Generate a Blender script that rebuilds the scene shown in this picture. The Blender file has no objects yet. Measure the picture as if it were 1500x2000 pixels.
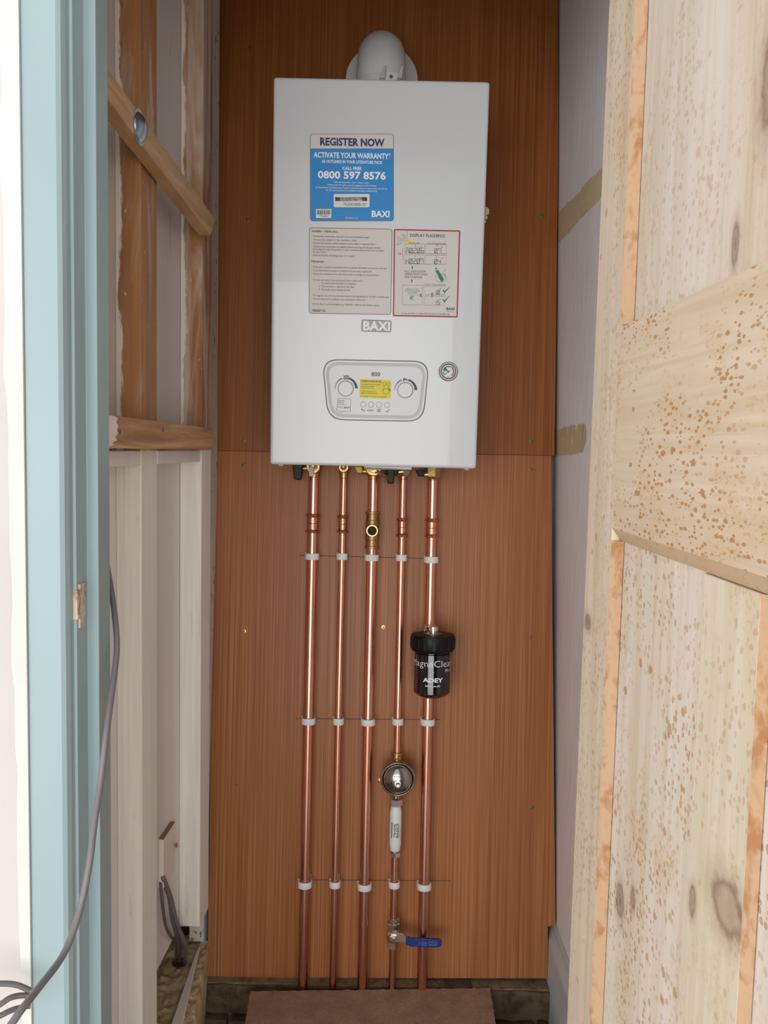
import bpy, bmesh, math, random
from mathutils import Vector, Matrix, noise as mnoise

random.seed(7)
PI = math.pi
COL = bpy.context.scene.collection
SC = bpy.context.scene

# ------------------------------------------------------------------ camera, sky, exposure
FPX = 1600.0
PITCH = math.radians(4.5)
ROLL = math.radians(1.25)
CAM = Vector((0, 0, 1.25))
R_ = Vector((1, 0, 0))
F_ = Vector((0, math.cos(PITCH), -math.sin(PITCH)))
U_ = Vector((0, math.sin(PITCH), math.cos(PITCH)))
CR, SR = math.cos(ROLL), math.sin(ROLL)

cam_data = bpy.data.cameras.new('camera')
cam = bpy.data.objects.new('camera', cam_data)
COL.objects.link(cam)
cx, cy = R_ * CR + U_ * SR, U_ * CR - R_ * SR
m = Matrix.Identity(4)
for i in range(3):
    m[i][0], m[i][1], m[i][2], m[i][3] = cx[i], cy[i], -F_[i], CAM[i]
cam.matrix_world = m
cam_data.sensor_fit = 'VERTICAL'
cam_data.sensor_height = 36
cam_data.lens = 36 * FPX / 2000
cam_data.clip_start = 0.02
SC.camera = cam

world = bpy.data.worlds.new('world')
SC.world = world
world.use_nodes = True
bg = world.node_tree.nodes['Background']
bg.inputs[0].default_value = (0.93, 0.97, 1.0, 1)
bg.inputs[1].default_value = 0.75

# added area light behind the camera, lifting the cupboard interior and right wall
ld = bpy.data.lights.new('daylight_fill', 'AREA'); ld.shape = 'RECTANGLE'; ld.size, ld.size_y = 6.4, 2.1
ld.energy = 138; ld.color = (1.0, 0.992, 0.985)
lo_ = bpy.data.objects.new('daylight_fill', ld); COL.objects.link(lo_)
lo_.location = (-1.9, -2.6, 1.1); lo_.rotation_euler = (math.radians(90), 0, 0)

SC.view_settings.view_transform = 'Standard'
SC.view_settings.look = 'None'
SC.view_settings.gamma = 1
SC.view_settings.use_curve_mapping = False
SC.view_settings.exposure = 0.36

# ------------------------------------------------------------------ geometry helpers
def ray(px, py):
    xi, yi = (px - 750) / FPX, (1000 - py) / FPX
    return (R_ * (CR * xi - SR * yi) + U_ * (SR * xi + CR * yi) + F_)

class Frame:
    """A flat working frame standing in the place: origin, right, up, outward normal."""
    def __init__(s, o, ex, ey):
        s.o, s.ex, s.ey = Vector(o), Vector(ex).normalized(), Vector(ey).normalized()
        s.ez = s.ex.cross(s.ey).normalized()
        s.M = Matrix.Identity(4)
        for i in range(3):
            s.M[i][0], s.M[i][1], s.M[i][2], s.M[i][3] = s.ex[i], s.ey[i], s.ez[i], s.o[i]
    def hit(s, px, py, h=0.0):
        d = ray(px, py)
        t = (s.o + s.ez * h - CAM).dot(s.ez) / d.dot(s.ez)
        p = CAM + d * t - s.o
        return p.dot(s.ex), p.dot(s.ey)
    def w(s, a, b, h=0.0):
        return s.o + s.ex * a + s.ey * b + s.ez * h

def hit_z(px, py, z):
    d = ray(px, py)
    return CAM + d * ((z - CAM.z) / d.z)

def lin(c):
    return tuple(((v / 255) / 12.92 if v / 255 <= 0.04045 else ((v / 255 + 0.055) / 1.055) ** 2.4) for v in c)

class MB:
    def __init__(s):
        s.v, s.f, s.sm = [], [], []
    def add(s, vs, fs, smooth=False):
        n = len(s.v)
        s.v += [tuple(v) for v in vs]
        for f in fs:
            s.f.append(tuple(i + n for i in f)); s.sm.append(smooth)
        return s
    def box(s, c, d, rot=None):
        x, y, z = d[0] / 2, d[1] / 2, d[2] / 2
        vs = [Vector((a * x, b * y, e * z)) for a in (-1, 1) for b in (-1, 1) for e in (-1, 1)]
        if rot is not None: vs = [rot @ v for v in vs]
        vs = [v + Vector(c) for v in vs]
        return s.add(vs, [(0, 1, 3, 2), (4, 6, 7, 5), (0, 4, 5, 1), (2, 3, 7, 6), (0, 2, 6, 4), (1, 5, 7, 3)])
    def bbox(s, a, b):
        return s.box([(a[i] + b[i]) / 2 for i in range(3)], [abs(b[i] - a[i]) for i in range(3)])
    def hexa(s, q0, q1):
        """q0, q1: four corners each (matching order), the two ends of a hexahedron."""
        vs = [Vector(p) for p in q0] + [Vector(p) for p in q1]
        return s.add(vs, [(3, 2, 1, 0), (4, 5, 6, 7), (0, 1, 5, 4), (1, 2, 6, 5), (2, 3, 7, 6), (3, 0, 4, 7)])
    def prism(s, poly, z0, z1, fn=None):
        n = len(poly)
        vs = [Vector((p[0], p[1], z0)) for p in poly] + [Vector((p[0], p[1], z1)) for p in poly]
        if fn: vs = [fn(v) for v in vs]
        fs = [tuple(range(n - 1, -1, -1)), tuple(range(n, 2 * n))]
        fs += [(i, (i + 1) % n, (i + 1) % n + n, i + n) for i in range(n)]
        return s.add(vs, fs)
    def lathe(s, prof, o=(0, 0, 0), axis=(0, 1, 0), seg=24, smooth=True, caps=True, phase=0.0):
        ax = Vector(axis).normalized()
        e1 = ax.orthogonal().normalized()
        if abs(ax.z) < 0.9:
            e1 = (Vector((0, 0, 1)) - ax * ax.z).normalized()
        e2 = ax.cross(e1)
        o = Vector(o)
        vs = []
        for r, h in prof:
            for k in range(seg):
                t = 2 * PI * k / seg + phase
                vs.append(o + ax * h + (e1 * math.cos(t) + e2 * math.sin(t)) * r)
        fs = []
        for j in range(len(prof) - 1):
            for k in range(seg):
                k2 = (k + 1) % seg
                fs.append((j * seg + k, j * seg + k2, (j + 1) * seg + k2, (j + 1) * seg + k))
        s.add(vs, fs, smooth)
        if caps:
            if prof[0][0] > 1e-6: s.add(vs[:seg], [tuple(range(seg - 1, -1, -1))])
            if prof[-1][0] > 1e-6: s.add(vs[-seg:], [tuple(range(seg))])
        return s
    def cyl(s, p0, p1, r0, r1=None, seg=20, smooth=True):
        p0, p1 = Vector(p0), Vector(p1)
        return s.lathe([(r0, 0), (r0 if r1 is None else r1, (p1 - p0).length)], p0, p1 - p0, seg, smooth)
    def tube(s, pts, r, seg=10, flat=None):
        pts = [Vector(p) for p in pts]
        n = len(pts)
        up = None
        vs, fs = [], []
        for i, p in enumerate(pts):
            t = (pts[min(i + 1, n - 1)] - pts[max(i - 1, 0)]).normalized()
            if up is None: up = t.orthogonal().normalized()
            up = (up - t * up.dot(t)).normalized()
            sd = t.cross(up)
            rr = r[i] if isinstance(r, (list, tuple)) else r
            for k in range(seg):
                a = 2 * PI * k / seg
                vs.append(p + (up * math.cos(a) + sd * math.sin(a)) * rr)
        for i in range(n - 1):
            for k in range(seg):
                k2 = (k + 1) % seg
                fs.append((i * seg + k, i * seg + k2, (i + 1) * seg + k2, (i + 1) * seg + k))
        s.add(vs, fs, True)
        s.add(vs[:seg], [tuple(range(seg - 1, -1, -1))]); s.add(vs[-seg:], [tuple(range(seg))])
        return s
    def build(s, name, mat, parent=None, bevel=0.0, bseg=2, angle=40):
        me = bpy.data.meshes.new(name)
        me.from_pydata(s.v, [], s.f)
        for p, sm in zip(me.polygons, s.sm): p.use_smooth = sm
        bm = bmesh.new(); bm.from_mesh(me)
        bmesh.ops.remove_doubles(bm, verts=bm.verts, dist=1e-6)
        bmesh.ops.recalc_face_normals(bm, faces=bm.faces)
        if bevel:
            es = [e for e in bm.edges if len(e.link_faces) == 2 and e.calc_face_angle(0) > math.radians(angle)]
            r = bmesh.ops.bevel(bm, geom=es, offset=bevel, segments=bseg, profile=0.5, affect='EDGES', clamp_overlap=True)
        for e in bm.edges:
            if len(e.link_faces) == 2 and e.calc_face_angle(0) > math.radians(35): e.smooth = False
        bm.to_mesh(me); bm.free()
        me.materials.append(mat)
        o = bpy.data.objects.new(name, me)
        COL.objects.link(o)
        if parent: o.parent = parent
        return o

def thing(name, label, cat, M=None, group=None):
    o = bpy.data.objects.new(name, None)
    COL.objects.link(o)
    o.empty_display_size = 0.05
    if M is not None: o.matrix_world = M
    tag(o, label, cat, group)
    return o
def tag(o, label, cat, group=None):
    o['label'] = label; o['category'] = cat
    if group: o['group'] = group
    return o
def struct(o):
    o['kind'] = 'structure'; return o
def struct_empty(name, loc=(0, 0, 0)):
    o = bpy.data.objects.new(name, None); COL.objects.link(o); o.location = loc; o['kind'] = 'structure'
    return o
def smooth_path(pts, n=8):
    pts = [Vector(p) for p in pts]
    P = [pts[0] * 2 - pts[1]] + pts + [pts[-1] * 2 - pts[-2]]
    out = []
    for i in range(1, len(P) - 2):
        a, b, c, d = P[i - 1:i + 3]
        for k in range(n):
            t = k / n
            out.append(0.5 * ((2 * b) + (c - a) * t + (2 * a - 5 * b + 4 * c - d) * t * t + (3 * b - a - 3 * c + d) * t ** 3))
    out.append(pts[-1])
    return out

# ------------------------------------------------------------------ materials
def base(name, rgb, rough=0.5, metal=0.0, spec=0.5, coat=0.0, coat_rough=0.05):
    mt = bpy.data.materials.new(name); mt.use_nodes = True
    p = mt.node_tree.nodes['Principled BSDF']
    p.inputs['Base Color'].default_value = (*lin(rgb), 1)
    p.inputs['Roughness'].default_value = rough
    p.inputs['Metallic'].default_value = metal
    p.inputs['Specular IOR Level'].default_value = spec
    p.inputs['Coat Weight'].default_value = coat
    p.inputs['Coat Roughness'].default_value = coat_rough
    return mt

class G:
    """small node helper"""
    def __init__(s, mt):
        s.t = mt.node_tree; s.p = s.t.nodes['Principled BSDF']
        s.co = s.n('ShaderNodeTexCoord').outputs['Object']
    def n(s, typ, **kw):
        nd = s.t.nodes.new(typ)
        for k, v in kw.items(): setattr(nd, k, v)
        return nd
    def l(s, a, b): s.t.links.new(a, b)
    def setin(s, nd, key, v):
        if hasattr(v, 'is_output'): s.l(v, nd.inputs[key])
        else: nd.inputs[key].default_value = v
    def mapping(s, scale, loc=(0, 0, 0), src=None):
        nd = s.n('ShaderNodeMapping'); nd.inputs['Scale'].default_value = scale; nd.inputs['Location'].default_value = loc
        s.l(src or s.co, nd.inputs[0]); return nd.outputs[0]
    def noise(s, vec, scale=1.0, detail=4, rough=0.55, dist=0.0):
        nd = s.n('ShaderNodeTexNoise'); s.l(vec, nd.inputs['Vector'])
        nd.inputs['Scale'].default_value = scale; nd.inputs['Detail'].default_value = detail
        nd.inputs['Roughness'].default_value = rough; nd.inputs['Distortion'].default_value = dist
        return nd.outputs['Fac']
    def voronoi(s, vec, scale=1.0):
        nd = s.n('ShaderNodeTexVoronoi'); s.l(vec, nd.inputs['Vector']); nd.inputs['Scale'].default_value = scale
        return nd.outputs['Distance'], nd.outputs['Color']
    def math(s, op, a, b=0.0, c=None, clamp=False):
        nd = s.n('ShaderNodeMath', operation=op, use_clamp=clamp)
        s.setin(nd, 0, a); s.setin(nd, 1, b)
        if c is not None: s.setin(nd, 2, c)
        return nd.outputs[0]
    def step(s, v, lo, hi):
        nd = s.n('ShaderNodeMapRange'); nd.inputs['From Min'].default_value = lo; nd.inputs['From Max'].default_value = hi
        nd.clamp = True; s.l(v, nd.inputs['Value']); return nd.outputs[0]
    def ramp(s, v, stops):
        nd = s.n('ShaderNodeValToRGB'); s.l(v, nd.inputs[0]); e = nd.color_ramp.elements
        while len(e) < len(stops): e.new(0.5)
        for el, (pos, c) in zip(e, stops): el.position = pos; el.color = (*lin(c), 1)
        return nd.outputs[0]
    def mix(s, f, a, b, mode='MIX'):
        nd = s.n('ShaderNodeMix', data_type='RGBA', blend_type=mode)
        s.setin(nd, 0, f)
        for key, v in ((6, a), (7, b)):
            if hasattr(v, 'is_output'): s.l(v, nd.inputs[key])
            else: nd.inputs[key].default_value = (*lin(v), 1)
        return nd.outputs[2]
    def sep(s, src=None):
        nd = s.n('ShaderNodeSeparateXYZ'); s.l(src or s.co, nd.inputs[0]); return nd.outputs
    def color(s, c): s.l(c, s.p.inputs['Base Color'])
    def rough(s, v): s.l(v, s.p.inputs['Roughness'])
    def bump(s, v, strength=0.3, dist=0.002):
        nd = s.n('ShaderNodeBump'); nd.inputs['Strength'].default_value = strength; nd.inputs['Distance'].default_value = dist
        s.l(v, nd.inputs['Height']); s.l(nd.outputs[0], s.p.inputs['Normal'])

def veneer(name, tint):
    mt = base(name, (150, 90, 50), 0.42, spec=0.35); g = G(mt)
    fine = g.noise(g.mapping((360, 1.6, 1)), 1, 3, 0.65)
    mid = g.noise(g.mapping((46, 0.7, 1)), 1, 4, 0.6, 0.2)
    broad = g.noise(g.mapping((7, 0.6, 1)), 1, 3)
    d, m_, l_ = tint
    c = g.ramp(fine, [(0.34, d), (0.50, m_), (0.66, l_)])
    c = g.mix(g.math('MULTIPLY', g.step(mid, 0.4, 0.75), 0.55), c, m_)
    c = g.mix(0.22, c, g.ramp(broad, [(0.3, d), (0.7, l_)]))
    lines = g.step(g.noise(g.mapping((520, 0.5, 1), (5, 0, 0)), 1, 1), 0.64, 0.70)
    c = g.mix(g.math('MULTIPLY', lines, 0.55), c, l_)
    pores = g.step(g.noise(g.mapping((640, 5, 1)), 1, 2), 0.65, 0.74)
    c = g.mix(g.math('MULTIPLY', pores, 0.4), c, (84, 42, 18))
    g.color(c); g.bump(fine, 0.12, 0.0008)
    return mt

def wood(name, dark, light, scale, rough=0.6, rings=0.5):
    mt = base(name, light, rough); g = G(mt)
    v = g.noise(g.mapping(scale), 1, 5, 0.6, 0.6)
    w_ = g.noise(g.mapping(tuple(q * 0.25 for q in scale)), 1, 3, 0.5, 1.0)
    c = g.ramp(v, [(0.3, dark), (0.65, light)])
    c = g.mix(rings, c, g.ramp(w_, [(0.35, dark), (0.6, light)]))
    g.color(c); g.bump(v, 0.25, 0.001)
    return mt

def pine(name, along, tone=(222, 203, 176), knots=(), speck=1.0, warm=0.0):
    """stripped pine with brown residue specks; along: 0 grain on local x, 1 grain on local y."""
    mt = base(name, tone, 0.62, spec=0.3); g = G(mt)
    sc = (3, 70, 20) if along == 0 else (70, 3, 20)
    grain = g.noise(g.mapping(sc), 1, 4, 0.6, 0.8)
    wide = g.noise(g.mapping(tuple(q * 0.2 for q in sc)), 1, 3, 0.5, 0.5)
    lo = tuple(int(q * k) for q, k in zip(tone, (0.93, 0.90, 0.85)))
    hi = tuple(min(255, int(q * k)) for q, k in zip(tone, (1.03, 1.04, 1.07)))
    c = g.ramp(grain, [(0.3, lo), (0.62, hi)])
    c = g.mix(0.45, c, g.ramp(wide, [(0.35, lo), (0.62, hi)]))
    streak = g.step(g.noise(g.mapping(tuple(q * 1.7 for q in sc)), 1, 3, 0.5), 0.64, 0.78)
    c = g.mix(g.math('MULTIPLY', streak, 0.35), c, (176, 138, 96))
    # specks of old finish: streaky small dabs and rounder larger dots, gathered in patches
    if along: S1, S2, S3, PS = (190, 150, 1), (84, 84, 1), (300, 230, 40), (9, 5, 5)
    else: S1, S2, S3, PS = (125, 270, 1), (52, 110, 1), (180, 320, 40), (7, 10, 5)
    wob_ = g.noise(g.mapping(tuple(q * 2.2 for q in S1)), 1, 2)
    def dots(scale, off, keep, size):
        d, cl = g.voronoi(g.mapping(scale, off), 1)
        rnd = g.sep(cl)
        rad = g.math('MULTIPLY', g.math('ADD', rnd[1], 0.45), size)
        dd = g.math('ADD', d, g.math('MULTIPLY', g.math('SUBTRACT', wob_, 0.5), 0.35))
        soft = g.step(g.math('SUBTRACT', rad, dd), 0.0, 0.07)
        return g.math('MULTIPLY', soft, g.math('GREATER_THAN', rnd[0], 1 - keep))
    patch = g.step(g.noise(g.mapping(PS, (1.7, 0.4, 0)), 1, 4, 0.6, 0.4), 0.40, 0.56)
    dense = g.step(g.noise(g.mapping(tuple(q * 1.6 for q in PS), (4.1, 2.2, 0)), 1, 4, 0.6, 0.4), 0.52, 0.66)
    d3 = g.step(g.noise(g.mapping(S3, (9, 1, 0)), 1, 2, 0.5), 0.56, 0.63)
    c = g.mix(g.math('MULTIPLY', dense, 0.26 * speck), c, (206, 168, 112))
    c = g.mix(g.math('MULTIPLY', g.math('MULTIPLY', d3, dense), min(1, 0.55 * speck)), c, (186, 134, 72))
    c = g.mix(g.math('MULTIPLY', g.math('MULTIPLY', dots(S1, (0, 0, 0), 0.8, 0.36), patch), min(1, 0.66 * speck)), c, (172, 120, 62))
    c = g.mix(g.math('MULTIPLY', dots(S2, (3.3, 1.1, 0), 0.10, 0.30), min(1, 0.7 * speck)), c, (186, 120, 54))
    if warm:
        blot = g.step(g.noise(g.mapping((60, 34, 10)), 1, 3, 0.6, 0.3), 0.5, 0.62)
        c = g.mix(warm, c, (196, 156, 120)); c = g.mix(g.math('MULTIPLY', blot, 0.65), c, (166, 100, 46))
    x, y, z = g.sep()
    for kx, ky, rx, ry, dk in knots:
        wob = g.math('MULTIPLY', g.math('SUBTRACT', g.noise(g.mapping((90, 90, 90)), 1, 3), 0.5), 0.7)
        dx = g.math('DIVIDE', g.math('SUBTRACT', x, kx), rx); dy = g.math('DIVIDE', g.math('SUBTRACT', y, ky), ry)
        dist = g.math('ADD', g.math('SQRT', g.math('ADD', g.math('MULTIPLY', dx, dx), g.math('MULTIPLY', dy, dy))), wob)
        c = g.mix(g.math('MULTIPLY', g.math('SUBTRACT', 1.0, g.step(dist, 0.6, 1.9)), 0.45), c, (150, 112, 84))
        ring = g.step(g.math('ABSOLUTE', g.math('SUBTRACT', dist, 0.75)), 0.0, 0.3)
        c = g.mix(g.math('MULTIPLY', g.math('SUBTRACT', 1.0, ring), 0.55), c, (104, 72, 54))
        c = g.mix(g.math('MULTIPLY', g.math('SUBTRACT', 1.0, g.step(dist, 0.2, 0.7)), 0.6 * dk), c, (112, 88, 80))
    g.color(c); g.bump(grain, 0.15, 0.0008)
    return mt

def chipped(name, paint, under, scale, lo, hi, rough=0.6, bump=0.3):
    mt = base(name, paint, rough, spec=0.3); g = G(mt)
    v = g.noise(g.mapping(scale), 1, 6, 0.65, 0.4)
    t = g.noise(g.mapping(tuple(q * 0.12 for q in scale)), 1, 3)
    p2 = tuple(int(q * 0.93) for q in paint)
    c = g.mix(g.step(v, lo, hi), g.ramp(t, [(0.35, p2), (0.65, paint)]), under)
    g.color(c); g.bump(v, bump, 0.002)
    return mt

def bare_stud(name, amount):
    """brown stained timber with paint smears, painted white below the rail (local z is height)."""
    mt = base(name, (140, 88, 46), 0.55, spec=0.35); g = G(mt)
    v = g.noise(g.mapping((50, 50, 2.2)), 1, 4, 0.6, 0.6)
    b_ = g.noise(g.mapping((10, 10, 2)), 1, 3)
    wd = g.mix(0.5, g.ramp(v, [(0.3, (132, 84, 46)), (0.65, (176, 124, 82))]), g.ramp(b_, [(0.35, (132, 78, 36)), (0.65, (180, 130, 88))]))
    sm = g.step(g.noise(g.mapping((20, 20, 2.0)), 1, 5, 0.65, 0.7), 0.56 - amount, 0.68 - amount)
    dots = g.step(g.noise(g.mapping((120, 120, 60)), 1, 2), 0.70, 0.74)
    c = g.mix(g.math('MULTIPLY', sm, 0.7), wd, (200, 184, 168))
    c = g.mix(g.math('MULTIPLY', dots, 0.7), c, (205, 192, 178))
    xyz = g.sep(); z = xyz[2]
    # old white paint left along the inner edge, next to the boards
    hh = g.math('ADD', g.math('SUBTRACT', xyz[0], g.math('MULTIPLY', xyz[1], 0.043)), 0.4464)
    rag = g.math('MULTIPLY', g.math('SUBTRACT', g.noise(g.mapping((30, 30, 7)), 1, 5, 0.7), 0.42), 0.035)
    c = g.mix(g.math('SUBTRACT', 1.0, g.step(g.math('SUBTRACT', hh, rag), 0.0035, 0.0065)), c, (222, 212, 198))
    edge = g.math('ADD', z, g.math('MULTIPLY', g.math('SUBTRACT', v, 0.5), 0.01))
    pv = g.noise(g.mapping((90, 90, 2.0)), 1, 4, 0.7, 0.2)
    worn = g.step(g.noise(g.mapping((45, 45, 5)), 1, 5, 0.7), 0.60, 0.72)
    paint = g.mix(g.math('MULTIPLY', worn, 0.45), g.ramp(pv, [(0.3, (226, 219, 208)), (0.65, (243, 238, 228))]), (176, 164, 152))
    c = g.mix(g.step(edge, 1.236, 1.240), paint, c)
    g.color(c); g.bump(v, 0.25, 0.001)
    return mt

M = {}
M['veneer_up'] = veneer('veneer_upper', ((116, 60, 22), (144, 82, 34), (168, 104, 52)))
M['veneer_low'] = veneer('veneer_lower', ((130, 74, 38), (160, 98, 54), (190, 130, 82)))
M['pencil'] = base('pencil_mark', (70, 40, 26), 0.8)
M['enamel'] = base('white_enamel', (212, 214, 215), 0.3, spec=0.5, coat=0.35, coat_rough=0.03)
M['plastic_white'] = base('white_plastic', (214, 215, 214), 0.3)
M['plastic_matt'] = base('matt_white_plastic', (228, 229, 229), 0.42)
M['plastic_grey'] = base('light_grey_plastic', (190, 191, 188), 0.4)
M['badge'] = base('badge_silver', (158, 160, 158), 0.35)
M['plastic_line'] = base('dark_gap', (92, 92, 90), 0.6)
M['black'] = base('black_plastic', (9, 9, 10), 0.45, spec=0.3)
M['black_gloss'] = base('gloss_black', (8, 8, 9), 0.08, spec=0.6, coat=0.5)
M['yellow_plastic'] = base('yellow_plastic', (226, 190, 20), 0.4)
M['paper'] = base('sticker_paper', (216, 210, 203), 0.5)
M['paper_white'] = base('sticker_white', (230, 228, 222), 0.5)
M['blue'] = base('sticker_blue', (20, 136, 208), 0.45)
M['navy'] = base('ink_navy', (42, 40, 104), 0.5)
M['ink'] = base('ink_dark', (58, 56, 54), 0.5)
M['ink_mid'] = base('ink_grey', (118, 114, 108), 0.5)
M['ink_white'] = base('ink_white', (246, 247, 248), 0.5)
M['ink_red'] = base('ink_red', (172, 34, 46), 0.5)
M['ink_green'] = base('ink_green', (30, 128, 78), 0.5)
M['sticker_yellow'] = base('sticker_yellow', (226, 210, 20), 0.45)
M['chrome'] = base('chrome', (232, 232, 230), 0.22, 1.0)
M['steel'] = base('brushed_steel', (176, 170, 160), 0.2, 1.0)
M['zinc'] = base('zinc', (176, 190, 198), 0.25, 1.0)
M['brass_screw'] = base('brass_screw', (206, 176, 116), 0.35, 1.0)
M['dull_screw'] = base('dull_screw', (134, 112, 74), 0.5, 0.9)
M['cable'] = base('grey_cable', (112, 106, 108), 0.45)
M['cable_dark'] = base('dark_grey_cable', (92, 86, 84), 0.45)
M['lever_blue'] = base('blue_vinyl', (16, 48, 128), 0.4)
M['lever_print'] = base('pale_blue_print', (104, 124, 178), 0.5)
M['foam'] = base('cream_sealant', (222, 208, 178), 0.8)

def metal_var(name, c1, c2, rough, scale, r2):
    mt = base(name, c1, rough, 1.0); g = G(mt)
    v = g.noise(g.mapping(scale), 1, 4, 0.6, 0.5)
    g.color(g.ramp(v, [(0.35, c2), (0.6, c1)]))
    nd = g.n('ShaderNodeMapRange'); g.l(v, nd.inputs[0]); nd.inputs['To Min'].default_value = r2; nd.inputs['To Max'].default_value = rough
    g.rough(nd.outputs[0])
    return mt
M['copper'] = metal_var('copper', (242, 182, 158), (226, 160, 134), 0.2, (60, 9, 60), 0.3)
M['copper_fit'] = metal_var('copper_fitting', (236, 170, 140), (206, 134, 104), 0.24, (260, 260, 260), 0.4)
M['brass'] = metal_var('brass', (214, 184, 128), (170, 136, 84), 0.25, (200, 200, 200), 0.4)
M['bronze'] = metal_var('dull_bronze', (178, 148, 104), (158, 128, 86), 0.38, (300, 300, 300), 0.5)

M['mint'] = chipped('mint_gloss', (154, 174, 177), (206, 190, 168), (30, 30, 9), 0.80, 0.82, 0.35, 0.08)
M['mint_pale'] = chipped('pale_mint_gloss', (206, 220, 210), (206, 190, 168), (30, 30, 9), 0.80, 0.82, 0.35, 0.08)
M['white_wall'] = chipped('white_wall_paint', (214, 214, 208), (205, 190, 170), (18, 18, 14), 0.74, 0.78, 0.6, 0.2)
M['pinkish_wall'] = chipped('pinkish_wall_paint', (204, 196, 192), (205, 190, 170), (18, 18, 14), 0.76, 0.8, 0.6, 0.2)
M['bare_patch'] = chipped('bare_softwood', (206, 190, 166), (160, 130, 100), (90, 90, 40), 0.5, 0.6, 0.8, 0.8)
M['plaster'] = chipped('old_plaster', (214, 190, 152), (240, 232, 220), (60, 60, 22), 0.61, 0.67, 0.95, 0.3)
M['mortar'] = chipped('sandy_mortar', (206, 184, 146), (168, 146, 110), (34, 34, 34), 0.5, 0.64, 0.95, 0.4)
M['joint'] = chipped('brown_mortar', (142, 124, 96), (100, 86, 64), (40, 40, 40), 0.45, 0.65, 0.95, 0.8)
M['brick'] = chipped('dark_brick', (112, 96, 74), (72, 60, 44), (24, 24, 24), 0.45, 0.65, 0.95, 0.8)  # dark brown mottled brick
M['soil_shade'] = base('soil_and_hole_shade', (60, 50, 38), 0.95)  # earth of the pit; its dark tone also paints shade in two holes
M['ceiling'] = base('ceiling_paint', (200, 196, 188), 0.8)
M['ground'] = base('pale_concrete', (176, 172, 164), 0.8)
M['skirting'] = chipped('grey_gloss_paint', (196, 202, 202), (150, 132, 96), (30, 14, 40), 0.72, 0.76, 0.4, 0.1)
M['boards_up'] = chipped('mauve_painted_boards', (208, 197, 190), (180, 162, 148), (40, 40, 3), 0.66, 0.72, 0.5, 0.1)
M['boards_low'] = chipped('pale_painted_boards', (240, 231, 225), (212, 200, 192), (50, 50, 3), 0.62, 0.72, 0.55, 0.15)
M['white_chip'] = chipped('flaking_white', (226, 221, 212), (110, 96, 80), (80, 80, 50), 0.60, 0.66, 0.7, 0.5)
M['stud_a'] = bare_stud('stained_stud', 0.02)
M['stud_b'] = bare_stud('smeared_stud', 0.10)
M['brace'] = wood('brown_brace_timber', (150, 106, 66), (204, 160, 116), (8, 90, 20), 0.55)
M['rail'] = wood('brown_rail_timber', (142, 94, 54), (212, 162, 112), (7, 110, 20), 0.55)
M['raw'] = base('bare_brown_wood', (140, 108, 66), 0.7)
M['pink_paint'] = base('pinkish_paint', (236, 219, 210), 0.6)

def wall_paint():
    mt = base('lavender_limewash', (236, 231, 235), 0.45, spec=0.4); g = G(mt)
    v = g.noise(g.mapping((60, 60, 9)), 1, 5, 0.65, 0.3)
    chip = g.step(g.noise(g.mapping((70, 70, 40)), 1, 4, 0.6), 0.73, 0.76)
    c = g.ramp(g.noise(g.mapping((6, 6, 2)), 1, 3), [(0.35, (235, 229, 230)), (0.65, (244, 241, 244))])
    c = g.mix(g.math('MULTIPLY', chip, 0.5), c, (140, 126, 116))
    g.color(c); g.bump(v, 0.35, 0.004)
    return mt
M['wall_paint'] = wall_paint()

def carpet_mat():
    mt = base('brown_carpet', (150, 116, 94), 0.95, spec=0.1); g = G(mt)
    v = g.noise(g.mapping((420, 420, 420)), 1, 3, 0.7)
    b_ = g.noise(g.mapping((22, 22, 22)), 1, 4, 0.6)
    c = g.ramp(v, [(0.3, (140, 106, 84)), (0.7, (214, 180, 154))])
    c = g.mix(0.45, c, g.ramp(b_, [(0.35, (156, 122, 98)), (0.65, (198, 162, 136))]))
    g.color(c); g.bump(v, 1.0, 0.004)
    return mt
M['carpet'] = carpet_mat()

# ------------------------------------------------------------------ working frames
PF = Frame(CAM + F_ * 1.80, R_, U_)                                  # face of the wood panelling (leans back a little)
BF = Frame((0, 1.590, 1.212), (1, 0, 0), (0, -0.0265, 1))            # boiler front
LF = Frame((-0.4464, 0, 0), (0.043, 1, 0), (0, 0, 1))                # left cladding
DF = Frame((0.2125, 0.85, 0), (0.029, -1, 0), (0, 0, 1))             # pine door face
def PM(u, v, n=0.0): return PF.M @ Matrix.Translation((u, v, n))
def pf(px, py, n=0.0): return PF.hit(px, py, n)

# ------------------------------------------------------------------ the setting
o = MB().bbox((-3, -4, -0.06), (3, 1.22, 0.06)).build('floor', M['ground']); struct(o)
pit = MB().bbox((-0.8, 1.22, -0.22), (0.8, 2.0, -0.14)).build('soil_bed', M['soil_shade'], o)
o = MB().bbox((-0.62, 0.93, 2.46), (0.62, 2.06, 2.52)).build('ceiling', M['ceiling']); struct(o)

wf = struct_empty('wall_front')
for a, b in (((-3, 0.855, 0.06), (-0.345, 0.94, 2.9)), ((0.255, 0.87, 0.06), (3, 0.94, 2.9)), ((-0.345, 0.86, 1.96), (0.255, 0.94, 2.9))):
    MB().bbox(a, b).build('masonry', M['pinkish_wall'], wf)
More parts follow.
